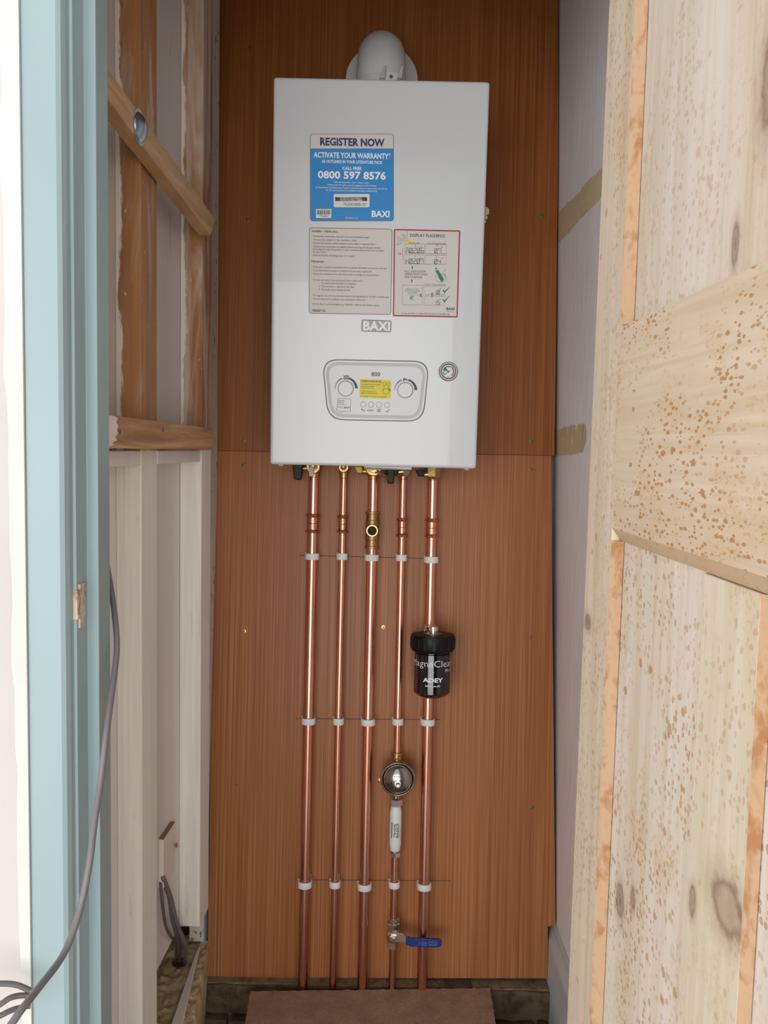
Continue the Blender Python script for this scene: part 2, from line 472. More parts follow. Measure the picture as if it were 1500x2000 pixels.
# chipped white lining board standing proud of the wall
poly = []
zz = [0.06 + 0.03 * i for i in range(78)]
mb = MB()
lefts = [-0.384 + 0.004 * (mnoise.noise((0, 0, z * 14)) + 0.6 * mnoise.noise((3, 0, z * 45))) - 0.010 * (z - 1.25) for z in zz]
for i in range(len(zz) - 1):
    z0, z1, l0, l1 = zz[i], zz[i + 1], lefts[i], lefts[i + 1]
    mb.hexa([(l0, 0.835, z0), (-0.3675, 0.835, z0), (-0.3675, 0.856, z0), (l0, 0.856, z0)],
            [(l1, 0.835, z1), (-0.3675, 0.835, z1), (-0.3675, 0.856, z1), (l1, 0.856, z1)])
o = mb.build('trim_4', M['white_wall']); struct(o)

# left door frame: architrave, bead, rebate, stop
prof = [(-0.3672, 0.838), (-0.333, 0.838), (-0.3290, 0.841), (-0.3268, 0.848), (-0.3266, 0.857), (-0.3235, 0.857), (-0.3235, 0.888),
        (-0.3110, 0.888), (-0.3110, 0.926), (-0.4400, 0.926), (-0.4400, 0.858), (-0.3672, 0.858)]
t1 = MB().prism(prof, 0.06, 2.05).build('trim_1', M['mint'], None, 0.0012, 2); struct(t1)
scar = MB()
zs = [DF.o.z]
a0 = hit_z  # latch scar: bare wood where the old keep was cut out
def at_y(px, py, y):
    d = ray(px, py); return CAM + d * ((y - CAM.y) / d.y)
p_hi, p_lo = at_y(147, 1143, 0.858), at_y(147, 1228, 0.858)
N = 9
for i in range(N):
    z0, z1 = p_lo.z + (p_hi.z - p_lo.z) * i / N, p_lo.z + (p_hi.z - p_lo.z) * (i + 1) / N
    j = 0.0025 * random.random()
    top = 0.876 + 0.004 * random.random()
    y0 = 0.8555 if 1 < i < N - 1 else 0.862
    scar.bbox((-0.3265 - j * 0.3, y0, z0), (-0.3222 + j * 0.4, top if i > 1 else 0.872, z1))
scar.build('latch_scar', M['bare_patch'], t1)
prof2 = [(0.250, 0.860), (0.262, 0.860), (0.33, 0.872), (0.33, 0.94), (0.238, 0.94), (0.238, 0.900), (0.250, 0.900)]
t2 = MB().prism(prof2, 0.06, 2.05).build('trim_2', M['mint']); struct(t2)
t3 = MB().bbox((-0.37, 0.842, 1.955), (0.33, 0.94, 2.05)).build('trim_3', M['mint']); struct(t3)

# back masonry with the brick footing that shows under the panelling
wb = struct_empty('wall_back')
MB().hexa([(-0.8, 1.765, -0.2), (0.8, 1.765, -0.2), (0.8, 2.06, -0.2), (-0.8, 2.06, -0.2)],
          [(-0.8, 1.955, 2.52), (0.8, 1.955, 2.52), (0.8, 2.06, 2.52), (-0.8, 2.06, 2.52)]).build('masonry', M['white_chip'], wb)
def rough_brick(a, b, seed):
    mb = MB(); nx, nz = 7, 3
    def J(p): return Vector(p) + 0.004 * Vector((mnoise.noise(Vector(p) * 30 + Vector((seed, 0, 0))), mnoise.noise(Vector(p) * 34 + Vector((0, seed, 0))), mnoise.noise(Vector(p) * 28 + Vector((0, 0, seed)))))
    xs = [a[0] + (b[0] - a[0]) * i / nx for i in range(nx + 1)]; zs_ = [a[2] + (b[2] - a[2]) * i / nz for i in range(nz + 1)]
    for i in range(nx):
        for k in range(nz):
            mb.add([J((xs[i], a[1], zs_[k])), J((xs[i + 1], a[1], zs_[k])), J((xs[i + 1], a[1], zs_[k + 1])), J((xs[i], a[1], zs_[k + 1]))], [(0, 1, 2, 3)])
        mb.add([J((xs[i], a[1], b[2])), J((xs[i + 1], a[1], b[2])), (xs[i + 1], b[1], b[2]), (xs[i], b[1], b[2])], [(0, 1, 2, 3)])
        mb.add([J((xs[i], a[1], a[2])), J((xs[i + 1], a[1], a[2])), (xs[i + 1], b[1], a[2]), (xs[i], b[1], a[2])], [(3, 2, 1, 0)])
    for x, e in ((a[0], 0), (b[0], 1)):
        mb.add([J((x, a[1], z)) for z in zs_] + [(x, b[1], b[2]), (x, b[1], a[2])], [tuple(range(nz + 3))])
    return mb
yb = hit_z(700, 1931, 0.082).y
for row, (z0, z1, yy) in enumerate(((0.018, 0.082, yb), (-0.055, 0.010, yb - 0.012), (-0.13, -0.063, yb - 0.006))):
    x = -0.42 + (0.0 if row % 2 == 0 else -0.11)
    k = 0
    while x < 0.42:
        x1 = min(x + 0.212, 0.46)
        if not (row == 0 and 0.10 < x < 0.2):
            rough_brick((x, yy + 0.004 * random.random(), z0), (x1, 1.85, z1), 3.1 * k + 7 * row).build('brick', M['brick'], wb)
        x = x1 + 0.010; k += 1

MB().bbox((-0.44, yb + 0.014, -0.13), (0.46, 1.84, 0.081)).build('mortar_joint', M['joint'], wb)
MB().bbox((-0.42, yb + 0.007, 0.0805), (0.10, 1.80, 0.0845)).build('mortar_bed', M['joint'], wb, 0.001, 1)
MB().bbox((0.215, yb + 0.006, 0.0805), (0.42, 1.80, 0.0845)).build('mortar_bed', M['joint'], wb, 0.001, 1)

# right wall, leaning slightly, with two bare plaster scars
def RX(z): return 0.381 - 0.0185 * (z - 1.25)
NR = 14
mb = MB()
mb.hexa([(RX(-0.2), 0.94, -0.2), (RX(-0.2), 2.06, -0.2), (RX(-0.2) + 0.12, 2.06, -0.2), (RX(-0.2) + 0.12, 0.94, -0.2)],
        [(RX(2.5), 0.94, 2.5), (RX(2.5), 2.06, 2.5), (RX(2.5) + 0.12, 2.06, 2.5), (RX(2.5) + 0.12, 0.94, 2.5)])
wr = mb.build('wall_right', M['wall_paint']); struct(wr)
RF = Frame((0.381, 0, 1.25), (0, -1, 0), (-0.0185, 0, 1))            # facing left
def ragged(frame, pts, h, jit, n=14, seed=0):
    out = []
    P = [frame.hit(*p) for p in pts]
    for i in range(len(P)):
        a, b = P[i], P[(i + 1) % len(P)]
        L = math.hypot(b[0] - a[0], b[1] - a[1]); k = max(2, int(L / 0.006))
        for q in range(k):
            t = q / k
            jx = jit * mnoise.noise((seed + i * 9.1 + t * k * 0.9, 3.3, 0)); jy = jit * mnoise.noise((seed + i * 5.7 + t * k * 0.8, 9.9, 0))
            out.append((a[0] + (b[0] - a[0]) * t + jx, a[1] + (b[1] - a[1]) * t + jy))
    return out
def scarpiece(pts, seed):
    poly = ragged(RF, pts, 0, 0.009, seed=seed)
    vs = [RF.w(x, y, 0.0006) for x, y in poly]
    mb = MB(); mb.add(vs, [tuple(range(len(vs)))])
    return mb.build('plaster_scar', M['plaster'], wr)
scarpiece([(1088, 418), (1108, 398), (1128, 380), (1150, 352), (1178, 326), (1178, 380), (1160, 402), (1135, 425), (1110, 455), (1088, 478)], 1)
scarpiece([(1084, 842), (1105, 834), (1143, 828), (1146, 860), (1138, 884), (1110, 888), (1084, 892)], 5)

# skirting board on the right wall
ztop = 1.25 + (PF.w(*pf(1075, 1812)).z - 1.25)
xs_ = PF.w(*pf(1071, 1850)).x
xw = RX(0.2) + 0.004
prof = [(xw, ztop + 0.004), (xw - 0.006, ztop + 0.004), (xw - 0.010, ztop - 0.004), (xw - 0.0105, ztop - 0.012), (xs_ + 0.001, ztop - 0.030), (xs_, ztop - 0.038), (xs_, -0.12), (xw, -0.12)]
mb = MB()
n = len(prof)
vs = [Vector((x, y, z)) for y in (0.95, 1.795) for x, z in prof]
mb.add(vs, [tuple(range(n)), tuple(range(2 * n - 1, n - 1, -1))] + [(i, (i + 1) % n, (i + 1) % n + n, i + n) for i in range(n)])
bs = mb.build('baseboard_right', M['skirting']); struct(bs)

# left stud wall: boards, two studs, white noggings
wl = struct_empty('wall_left')
def lbox(a0, a1, b0, b1, h0, h1):
    q = lambda b: [LF.w(a0, b, h0), LF.w(a1, b, h0), LF.w(a1, b, h1), LF.w(a0, b, h1)]
    return MB().hexa(q(b0), q(b1))
ZT = 2.46
a_s1, a_s1e = 1.203, 1.275
a_s2, a_s2e = 1.523, 1.590
for a0, a1 in ((0.93, 1.085), (1.088, 1.2105), (1.2135, 1.36), (1.363, 1.522), (1.525, 1.702)):
    lbox(a0, a1, 1.238, ZT, -0.018, 0).build('board', M['boards_up'], wl, 0.0008, 1)
    lbox(a0, a1, 0.312, 1.236, -0.018, 0).build('board', M['boards_low'], wl, 0.0008, 1)
lbox(1.704, 1.80, 0.17, ZT, -0.03, 0.001).build('masonry', M['white_chip'], wl)
lbox(1.706, 1.75, 0.165, 0.245, -0.005, 0.003).build('skirting_end', M['mint'], wl)
lbox(a_s1, a_s1e, 0.165, ZT, 0.0, 0.038).build('stud', M['stud_a'], wl, 0.0015, 1)
lbox(a_s2, a_s2e, 0.315, ZT, 0.0, 0.041).build('stud', M['stud_b'], wl, 0.0015, 1)
def band(px0, py0, px1, py1, h): return LF.hit(px0, py0, h)[1], LF.hit(px1, py1, h)[1]
bt, bb = LF.hit(285, 880, 0.038)[1], LF.hit(285, 908, 0.038)[1]
lbox(0.95, a_s1 - 0.001, bb, bt, 0.0, 0.0375).build('nogging', M['boards_low'], wl, 0.001, 1)
lbox(a_s1e + 0.001, a_s2 - 0.001, bb, bt, 0.0, 0.0385).build('nogging', M['boards_low'], wl, 0.001, 1)
lbox(-0.2 + 0.95, 1.95, 0.0, 0.15, -0.12, -0.02).build('footing', M['brick'], wl)
# backing sheet behind the boards, closing the cupboard on this side
lbox(0.90, 1.95, 0.0, ZT, -0.16, -0.125).build('backing_sheet', M['boards_up'], wl)
# stained nail in stud face
k = LF.hit(231, 716, 0.02)
# block in the recess, its bare top showing
ba, bz = LF.hit(322, 1640, 0.0)
blk = MB(); 
q = lambda b: [LF.w(1.40, b, 0.0), LF.w(1.472, b, 0.0), LF.w(1.472, b, 0.009), LF.w(1.40, b, 0.009)]
zb = LF.hit(320, 1640, 0.009)[1]
blk.hexa(q(zb - 0.09), q(zb)).build('block', M['pink_paint'], wl, 0.001, 1)
blk2 = MB().hexa([LF.w(1.402, zb, 0.0005), LF.w(1.470, zb, 0.0005), LF.w(1.470, zb, 0.0085), LF.w(1.402, zb, 0.0085)],
          [LF.w(1.402, zb + 0.0015, 0.0005), LF.w(1.470, zb + 0.0015, 0.0005), LF.w(1.470, zb + 0.0015, 0.0085), LF.w(1.402, zb + 0.0015, 0.0085)]).build('cut_face', M['raw'], wl)

# brown rail and diagonal brace: lifted in front of the studs
HB0, HB1 = 0.0415, 0.0635
tl, tr = LF.hit(208, 809, HB1), LF.hit(416, 837, HB1)
bl, br = LF.hit(208, 875, HB1), LF.hit(416, 879, HB1)
mb = MB().hexa([(0.94, tl[1] - (tl[0] - 0.94) * (tr[1] - tl[1]) / (tr[0] - tl[0]), HB0), (tr[0], tr[1], HB0), (br[0], br[1], HB0), (0.94, bl[1], HB0)],
               [(0.94, tl[1] - (tl[0] - 0.94) * (tr[1] - tl[1]) / (tr[0] - tl[0]), HB1), (tr[0], tr[1], HB1), (br[0], br[1], HB1), (0.94, bl[1], HB1)])
th = thing('timber_rail', 'brown grained horizontal timber rail across the left studs below the brace', 'timber', LF.M)
mb.build('rail', M['rail'], th, 0.0015, 2)
pm = MB().box((LF.hit(216, 0, HB1)[0] if False else (tl[0] - 0.02 + 0.055), 0, 0), (0.0, 0.0, 0.0)) if False else None
for px, py in ((233, 843), (318, 840)):
    a, b = LF.hit(px, py, HB1)
    MB().lathe([(0.0035, 0), (0.003, 0.0012)], (a, b, HB1), (0, 0, 1), 10).build('nail_head', M['plastic_line'], th)
sp = MB().prism([LF.hit(px_, py_, HB1) for px_, py_ in ((200, 808), (226, 814), (229, 818), (226, 824), (230, 832), (227, 841), (230, 846), (224, 853), (228, 860), (219, 864), (221, 870), (200, 874))], HB1 + 0.0001, HB1 + 0.0006)
sp.build('paint_smear', M['boards_low'], th)

tl, tr = LF.hit(201, 120, HB1), LF.hit(421, 428, HB1)
bl, br = LF.hit(201, 180, HB1), LF.hit(412, 460, HB1)
sl = (tr[1] - tl[1]) / (tr[0] - tl[0]); sb = (br[1] - bl[1]) / (br[0] - bl[0])
x0 = tl[0] - 0.12
br_ = thing('timber_brace', 'diagonal brown timber brace bolted across the left studs', 'timber', LF.M)
MB().hexa([(x0, tl[1] - 0.12 * sl, HB0), tr + (HB0,), br + (HB0,), (x0, bl[1] + (x0 - bl[0]) * sb, HB0)],
          [(x0, tl[1] - 0.12 * sl, HB1), tr + (HB1,), br + (HB1,), (x0, bl[1] + (x0 - bl[0]) * sb, HB1)]).build('brace', M['brace'], br_, 0.0015, 2)
a, b = LF.hit(278, 249, HB1 + 0.004)
MB().lathe([(0.019, 0), (0.019, 0.0015), (0.016, 0.0045), (0.008, 0.0085), (0.0, 0.0095)], (a, b, HB1), (0, 0, 1), 24).build('bolt_head', M['zinc'], br_)
MB().lathe([(0.023, 0), (0.023, 0.0012)], (a, b, HB1 - 0.0004), (0, 0, 1), 24).build('washer', M['zinc'], br_)

# mortar ledge at the foot of the left wall
mb = MB(); nx, ny = 60, 110
def mp(i, j):
    y = 1.22 + (1.745 - 1.22) * j / ny
    xr = -0.355 - 0.10 * (y - 1.65) - 0.004 * mnoise.noise((y * 30, 1, 0)) if y > 1.4 else -0.33
    x = -0.58 + (xr + 0.58) * i / nx
    z = 0.158 + 0.006 * mnoise.noise((x * 40, y * 40, 2)) + 0.004 * mnoise.noise((x * 110, y * 110, 5)) + 0.007 * max(0, mnoise.noise((x * 75, y * 75, 9)) - 0.2) ** 0.7
    if i == nx: z -= 0.012
    return Vector((x, y, z))
vs = [mp(i, j) for j in range(ny + 1) for i in range(nx + 1)]
fs = [(j * (nx + 1) + i, j * (nx + 1) + i + 1, (j + 1) * (nx + 1) + i + 1, (j + 1) * (nx + 1) + i) for j in range(ny) for i in range(nx)]
n0 = len(vs)
edge = [vs[j * (nx + 1) + nx] for j in range(ny + 1)]
for e in edge: vs.append(Vector((e.x + 0.006 * mnoise.noise((e.y * 40, 7, 0)) - 0.004, e.y, 0.07)))
for e in edge: vs.append(Vector((e.x - 0.012, e.y, -0.14)))
for j in range(ny):
    fs.append((j * (nx + 1) + nx, n0 + j, n0 + j + 1, (j + 1) * (nx + 1) + nx))
    fs.append((n0 + j, n0 + ny + 1 + j, n0 + ny + 2 + j, n0 + j + 1))
mb.add(vs, fs, True)
led = mb.build('mortar_ledge', M['mortar'], wl)
a = [hit_z(*p, 0.168) for p in ((382, 1868), (391, 1852), (358, 2000), (337, 2000))]
dirn = (a[2] - a[1])
mb = MB().hexa([a[0], a[1], a[2] + dirn * 0.9, a[3] + (a[3] - a[0]) * 0.9], [q_ + Vector((0, 0, 0.008)) for q_ in (a[0], a[1], a[2] + dirn * 0.9, a[3] + (a[3] - a[0]) * 0.9)])
bt_ = mb.build('batten', M['boards_low'], None, 0.001, 1)
tag(bt_, 'thin white painted batten lying on the sandy mortar at bottom left', 'batten')

# ------------------------------------------------------------------ wood backing boards
def board(name, pts, n0, n1, mat, label):
    P = [pf(*p, n1) for p in pts]
    mb = MB().prism(P, n0, n1)
    th = thing(name, label, 'board', PF.M)
    mb.build('sheet', mat, th, 0.0003, 1)
    return th
up = board('backing_board', [(430, -60), (1091, -60), (1090, 300), (1083, 889.5), (422, 880)], -0.012, 0.0, M['veneer_up'],
           'dark upper sheet of red-brown wood veneer behind the boiler')
low = board('backing_board', [(420.5, 880.5), (1077, 890), (1079, 1200), (1085, 1806), (1070, 1810), (1069.5, 1911), (405, 1910), (411, 1500)], -0.011, 0.001, M['veneer_low'],
            'lower sheet of brown wood veneer behind the copper pipes')
def screw(px, py, parent, n, mat, r=0.0048):
    a, b = pf(px, py, n)
    s_ = MB().lathe([(r, 0), (r * 0.9, 0.0008), (r * 0.5, 0.0011)], (a, b, n - 0.0002), (0, 0, 1), 12).build('screw', mat, parent)
    t = random.random()
    x_ = MB()
    for q_ in (0, 1):
        x_.box((a, b, n + 0.0009), (r * 1.0, r * 0.28, 0.0006), Matrix.Rotation(t + q_ * PI / 2, 3, 'Z'))
    x_.build('cross_slot', M['plastic_line'], s_)
for px, py in ((489, 93), (1058, 95), (484, 430), (1059, 423), (476, 860), (1037, 862)):
    screw(px, py, up, 0.0, M['dull_screw'], 0.0042)
for px, py in ((476, 909), (1037, 917), (477, 1233), (1036, 1245), (749, 1225), (463, 1532), (1039, 1577), (728, 1742)):
    screw(px, py, low, 0.001, M['brass_screw' if px in (749, 477) else 'dull_screw'], {728: 0.002, 463: 0.0025, 749: 0.005}.get(px, 0.0045))
for pts in (((585, 1085), (858, 1092)), ((578, 1404), (860, 1406)), ((612, 1719), (880, 1721))):
    (a0, b0), (a1, b1) = pf(*pts[0], 0.001), pf(*pts[1], 0.001)
    MB().hexa([(a0, b0, 0.0009), (a0, b0 + 0.0012, 0.0009), (a0, b0 + 0.0012, 0.0013), (a0, b0, 0.0013)],
              [(a1, b1, 0.0009), (a1, b1 + 0.0012, 0.0009), (a1, b1 + 0.0012, 0.0013), (a1, b1, 0.0013)]).build('pencil_line', M['pencil'], low)

# ------------------------------------------------------------------ lettering and flat print
_tc = {}
def text_mesh(s_, bold):
    key = (s_, bold)
    if key not in _tc:
        cu = bpy.data.curves.new('t', 'FONT'); cu.body = s_; cu.size = 1; cu.resolution_u = 2; cu.offset = bold
        ob = bpy.data.objects.new('t', cu)
        me = bpy.data.meshes.new_from_object(ob)
        _tc[key] = ([tuple(v.co) for v in me.vertices], [tuple(p.vertices) for p in me.polygons])
        bpy.data.objects.remove(ob); bpy.data.curves.remove(cu); bpy.data.meshes.remove(me)
    return _tc[key]

class Ink:
    """flat print laid on a frame; coordinates come in through z2p (a measured grid on the sticker)."""
    def __init__(s, frame, h, z2p=lambda x, y: (x, y)):
        s.fr, s.h, s.z, s.mb = frame, h, z2p, MB()
        a = s.pt(0, 0); b = s.pt(10, 0); s.k = abs(b[0] - a[0]) / 10
    def pt(s, x, y): return s.fr.hit(*s.z(x, y), s.h)
    def text(s, t, x0, x1, y, h=None, bold=0.0, rot=0.0):
        vs, fs = text_mesh(t, bold)
        if not vs: return s
        mnx, mxx = min(v[0] for v in vs), max(v[0] for v in vs)
        (ca, cb) = s.pt((x0 + x1) / 2, y)
        sx = (x1 - x0) * s.k / (mxx - mnx)
        sy = sx if h is None else h * s.k / 0.69
        cx_ = (mnx + mxx) / 2
        s.mb.add([(ca + (v[0] - cx_) * sx, cb + (v[1] - 0.345) * sy, s.h) for v in vs], fs)
        return s
    def poly(s, pts):
        s.mb.add([s.pt(*p) + (s.h,) for p in pts], [tuple(range(len(pts)))]); return s
    def rect(s, x0, y0, x1, y1, r=0.0, n=5):
        return s.poly(rrect(x0, y0, x1, y1, r, n))
    def stroke(s, pts, w, closed=False):
        P = [Vector(s.pt(*p)) for p in pts]; w = w * s.k / 2
        n = len(P); vs = []
        for i in range(n):
            a = P[(i - 1) % n] if (closed or i) else P[i]; b = P[(i + 1) % n] if (closed or i < n - 1) else P[i]
            d = (b - a); d = d.normalized() if d.length > 1e-9 else Vector((1, 0)); nn = Vector((-d.y, d.x)) * w
            vs += [(P[i].x + nn.x, P[i].y + nn.y, s.h), (P[i].x - nn.x, P[i].y - nn.y, s.h)]
        m_ = n if closed else n - 1
        s.mb.add(vs, [(2 * i, 2 * i + 1, 2 * ((i + 1) % n) + 1, 2 * ((i + 1) % n)) for i in range(m_)]); return s
    def arc(s, cx_, cy_, r, t0, t1, w, n=24):
        return s.stroke([(cx_ + r * math.cos(math.radians(t0 + (t1 - t0) * i / n)), cy_ - r * math.sin(math.radians(t0 + (t1 - t0) * i / n))) for i in range(n + 1)], w)
    def frame(s, x0, y0, x1, y1, w, r=0.0):
        return s.stroke(rrect(x0, y0, x1, y1, r, 5), w, True)
    def build(s, name, mat, parent):
        me = bpy.data.meshes.new(name); me.from_pydata(s.mb.v, [], s.mb.f); me.materials.append(mat)
        o_ = bpy.data.objects.new(name, me); COL.objects.link(o_); o_.parent = parent
        if len(s.mb.f) > 60: o_['kind'] = 'stuff'      # fine print, too small to pick apart
        return o_
def rrect(x0, y0, x1, y1, r=0.0, n=5):
    if r <= 0: return [(x0, y0), (x1, y0), (x1, y1), (x0, y1)]
    out = []
    for cx_, cy_, t in ((x1 - r, y0 + r, -90), (x1 - r, y1 - r, 0), (x0 + r, y1 - r, 90), (x0 + r, y0 + r, 180)):
        for i in range(n + 1):
            a = math.radians(t + 90 * i / n); out.append((cx_ + r * math.cos(a), cy_ + r * math.sin(a)))
    return out
def rpoly(pts, r, n=6):
    """polygon with rounded corners"""
    out = []; N_ = len(pts)
    for i in range(N_):
        p, a, b = Vector(pts[i]), Vector(pts[i - 1]), Vector(pts[(i + 1) % N_])
        p0, p1 = p + (a - p).normalized() * r, p + (b - p).normalized() * r
        for k in range(n + 1):
            t = k / n; out.append(tuple(p0 * (1 - t) ** 2 + p * 2 * t * (1 - t) + p1 * t * t))
    return out

# ------------------------------------------------------------------ the boiler
boiler = thing('boiler', 'white wall-hung combi boiler with stickers and control panel', 'boiler', BF.M)
fr = [BF.hit(*p) for p in ((534, 148), (957, 160), (930, 916), (527, 906.5))]
TL, TR, BR, BL = fr
zt, zb_ = (TL[1] + TR[1]) / 2, (BL[1] + BR[1]) / 2
Minv = BF.M.inverted()
def back(a, b):     # point on the panel straight behind a boiler front point (a little off the panel)
    w_ = BF.w(a, b); w_.y += ((PF.o - w_).dot(PF.ez) + 0.004) / PF.ez.y if False else 0
    d = Vector((0, 1, 0)); t = (PF.o + PF.ez * 0.004 - w_).dot(PF.ez) / d.dot(PF.ez)
    return Minv @ (w_ + d * t)
cor = [(TL[0], zt), (TR[0], zt), (BR[0], zb_), (BL[0], zb_)]
mb = MB().hexa([(a, b, 0.0) for a, b in cor], [tuple(back(a, b)) for a, b in cor])
# the seam: casing front tray in front of the rear chassis
case = mb.build('casing', M['enamel'], boiler, 0.0055, 4)
S = 190 / 1500
# blue registration sticker
z2 = lambda x, y: (590 + x * S, 250 + y * S)
H1, H2, H3, H4 = 0.0006, 0.0010, 0.0014, 0.0018
def plate(poly_px, z2p, h0, h1, mat, name, parent, frame=BF):
    P = [frame.hit(*z2p(*p), h1) for p in poly_px]
    return MB().prism(P, h0, h1).build(name, mat, parent)
st = plate(rrect(125, 92, 1412, 1434, 45), z2, 0.0, H1, M['blue'], 'warranty_sticker', boiler)
ik = Ink(BF, H2, z2)
hdr = [p for p in rrect(131, 98, 1408, 500, 42)]
hdr = [(x, min(y, 316)) for x, y in hdr]
ik.poly(hdr).build('white_band', M['paper'], st)
ik = Ink(BF, H2 + 0.0001, z2); ik.stroke(rrect(127, 94, 1410, 1432, 45), 8, True).build('outline', M['ink_mid'], st)
Ink(BF, H3, z2).text('REGISTER NOW', 277, 1273, 217, 108, 0.036).build('heading', M['navy'], st)
ik = Ink(BF, H3, z2)
ik.text('ACTIVATE YOUR WARRANTY*', 175, 1368, 424, 78, 0.026)
ik.text('AS OUTLINED IN YOUR LITERATURE PACK', 300, 1242, 523, 44, 0.02)
ik.text('CALL FREE', 622, 915, 622, 46, 0.024)
ik.text('0800 597 8576', 240, 1295, 728, 106, 0.03)
ik.text('Lines are open 8am - 6pm, 7 days a week.', 490, 1035, 838, 26)
ik.text('* Please note the boiler must be registered within 30 days,', 380, 1153, 882, 26)
ik.text('the Benchmark Commissioning Checklist completed and an annual service carried out.', 205, 1320, 925, 26)
ik.text('For full warranty terms & conditions visit baxi.co.uk/warranty', 366, 1163, 965, 26)
ik.text('BAXI', 1072, 1350, 1325, 92, 0.03)
ik.text('REV. J2022-V1.01', 668, 858, 1387, 20)
ik.build('lettering', M['ink_white'], st)
Ink(BF, H2, z2).rect(487, 1018, 1041, 1222, 22).build('serial_label', M['paper_white'], st)
Ink(BF, H3, z2).rect(510, 1066, 1003, 1126).build('black_bar', M['ink'], st)
Ink(BF, H4, z2).text('TO ACTIVATE YOUR WARRANTY', 582, 928, 1082, 22, 0.008).text('REGISTER THIS SERIAL NUMBER', 582, 932, 1110, 22, 0.008).build('bar_lettering', M['ink_white'], st)
Ink(BF, H3, z2).text('TNG254010087BC-PE7', 632, 990, 1178, 44).build('serial_number', M['ink'], st)
Ink(BF, H2, z2).rect(214, 1250, 452, 1388).build('barcode_label', M['paper_white'], st)
ik = Ink(BF, H3, z2); x = 232
while x < 434:
    w_ = random.choice((3, 5, 8)); ik.rect(x, 1266, min(x + w_, 435), 1336); x += w_ + random.choice((3, 4, 6))
ik.text('7726080', 275, 392, 1359, 24).build('barcode', M['ink'], st)

# installer checklist sticker
z3 = lambda x, y: (590 + x * S, 430 + y * S)
st = plate(rpoly([(112, 116), (1388, 136), (1370, 1456), (106, 1436)], 40), z3, 0.0, H1, M['paper'], 'checklist_sticker', boiler)
Ink(BF, H2, z3).stroke(rpoly([(114, 118), (1386, 138), (1368, 1454), (108, 1434)], 40), 9, True).build('outline', M['ink_mid'], st)
ik = Ink(BF, H2, z3)
for t, x0, x1, y, b_ in (('Installer - Have you...', 150, 570, 170, 1), ('• Primed the condensate trap and removed all blanking plugs?', 150, 1035, 254, 0),
    ('• Checked the integrity of the condensate drain?', 150, 845, 306, 0), ('• Flushed the system, added inhibitor and installed a magnetic filter?', 150, 1135, 361, 0),
    ('• Allowed the combustion to stabilise before carrying out flue gas checks?', 150, 1210, 415, 0), ('(If the figures meet the guidance in the commissioning section, do not adjust', 165, 1268, 458, 0),
    ('the gas valve)', 165, 370, 490, 0), ('• Ensured the flue sampling plugs are in place?', 150, 815, 546, 0), ('Handover', 150, 340, 635, 1),
    ('• Does your customer understand how to operate the boiler and use the controls?', 150, 1310, 731, 0), ('• Is the Benchmark checklist completed and warranty registered?', 150, 1075, 783, 0),
    ('• Does your customer know that they need to arrange an annual service?', 150, 1190, 836, 0), ('• For the warranty to be maintained, please make sure...', 150, 945, 927, 0),
    ('1  The Benchmark checklist is completed', 258, 828, 975, 0), ('2  The warranty is registered with Baxi', 258, 805, 1024, 0), ('3  The boiler has an annual service', 258, 742, 1073, 0),
    ('• To register the warranty visit www.baxi.co.uk/registration or the Baxi Toolbelt app', 150, 1340, 1172, 0), ('For full terms and conditions visit www.baxi.co.uk/terms', 172, 975, 1221, 0),
    ('Call the Baxi Technical Helpline on 0344 871 1545 for any further advice.', 150, 1200, 1302, 0), ('7866867-02', 150, 360, 1394, 1)):
    ik.text(t, x0, x1, y, 34 if b_ else 25, 0.02 if b_ else 0.004)
ik.build('lettering', M['ink'], st)

# display fault sticker with red border
z4 = lambda x, y: (755 + x * 160 / 1500, 430 + y * 160 / 1500)
st = plate([(135, 160), (1350, 188), (1302, 1782), (114, 1758)], z4, 0.0, H1, M['paper'], 'fault_code_sticker', boiler)
Ink(BF, H2, z4).stroke(rpoly([(146, 172), (1338, 200), (1290, 1770), (126, 1746)], 14, 3), 24, True).build('border', M['ink_red'], st)
Ink(BF, H2, z4).text('DISPLAY FLASHING?', 430, 1075, 283, 54, 0.012).text('BAXI', 1095, 1245, 1624, 48, 0.03)\
    .poly([(470, 838), (486, 862), (478, 864), (478, 884), (470, 904), (462, 884), (462, 864), (455, 862)])\
    .poly([(463, 1082), (478, 1104), (472, 1106), (472, 1126), (463, 1150), (455, 1126), (455, 1106), (448, 1104)])\
    .poly([(832, 1322), (846, 1350), (838, 1352), (838, 1402), (832, 1428), (826, 1402), (826, 1352), (818, 1350)])\
    .text('To view our How To videos visit baxi.co.uk or scan QR code.', 262, 1165, 1711, 26, 0.004).build('navy_print', M['navy'], st)
ik = Ink(BF, H2, z4)
for r in ((330, 437, 700, 606), (708, 445, 1096, 614), (326, 632, 696, 802), (716, 642, 1090, 808), (290, 1192, 660, 1552), (697, 1205, 1068, 1363), (697, 1390, 1066, 1556)):
    ik.frame(*r, 5)
SEG = {'a': ((0, 0), (1, 0)), 'b': ((1, 0), (1, 1)), 'c': ((1, 1), (1, 2)), 'd': ((0, 2), (1, 2)), 'e': ((0, 1), (0, 2)), 'f': ((0, 0), (0, 1)), 'g': ((0, 1), (1, 1)), '/': ((0, 2), (1, 0))}
CH = {'A': 'abcefg', 'H': 'bcefg', '0': 'abcdef/', '2': 'abged', '6': 'afgedc', '7': 'abcf', '4': 'fgbc', '1': 'bc', '5': 'afgcd'}
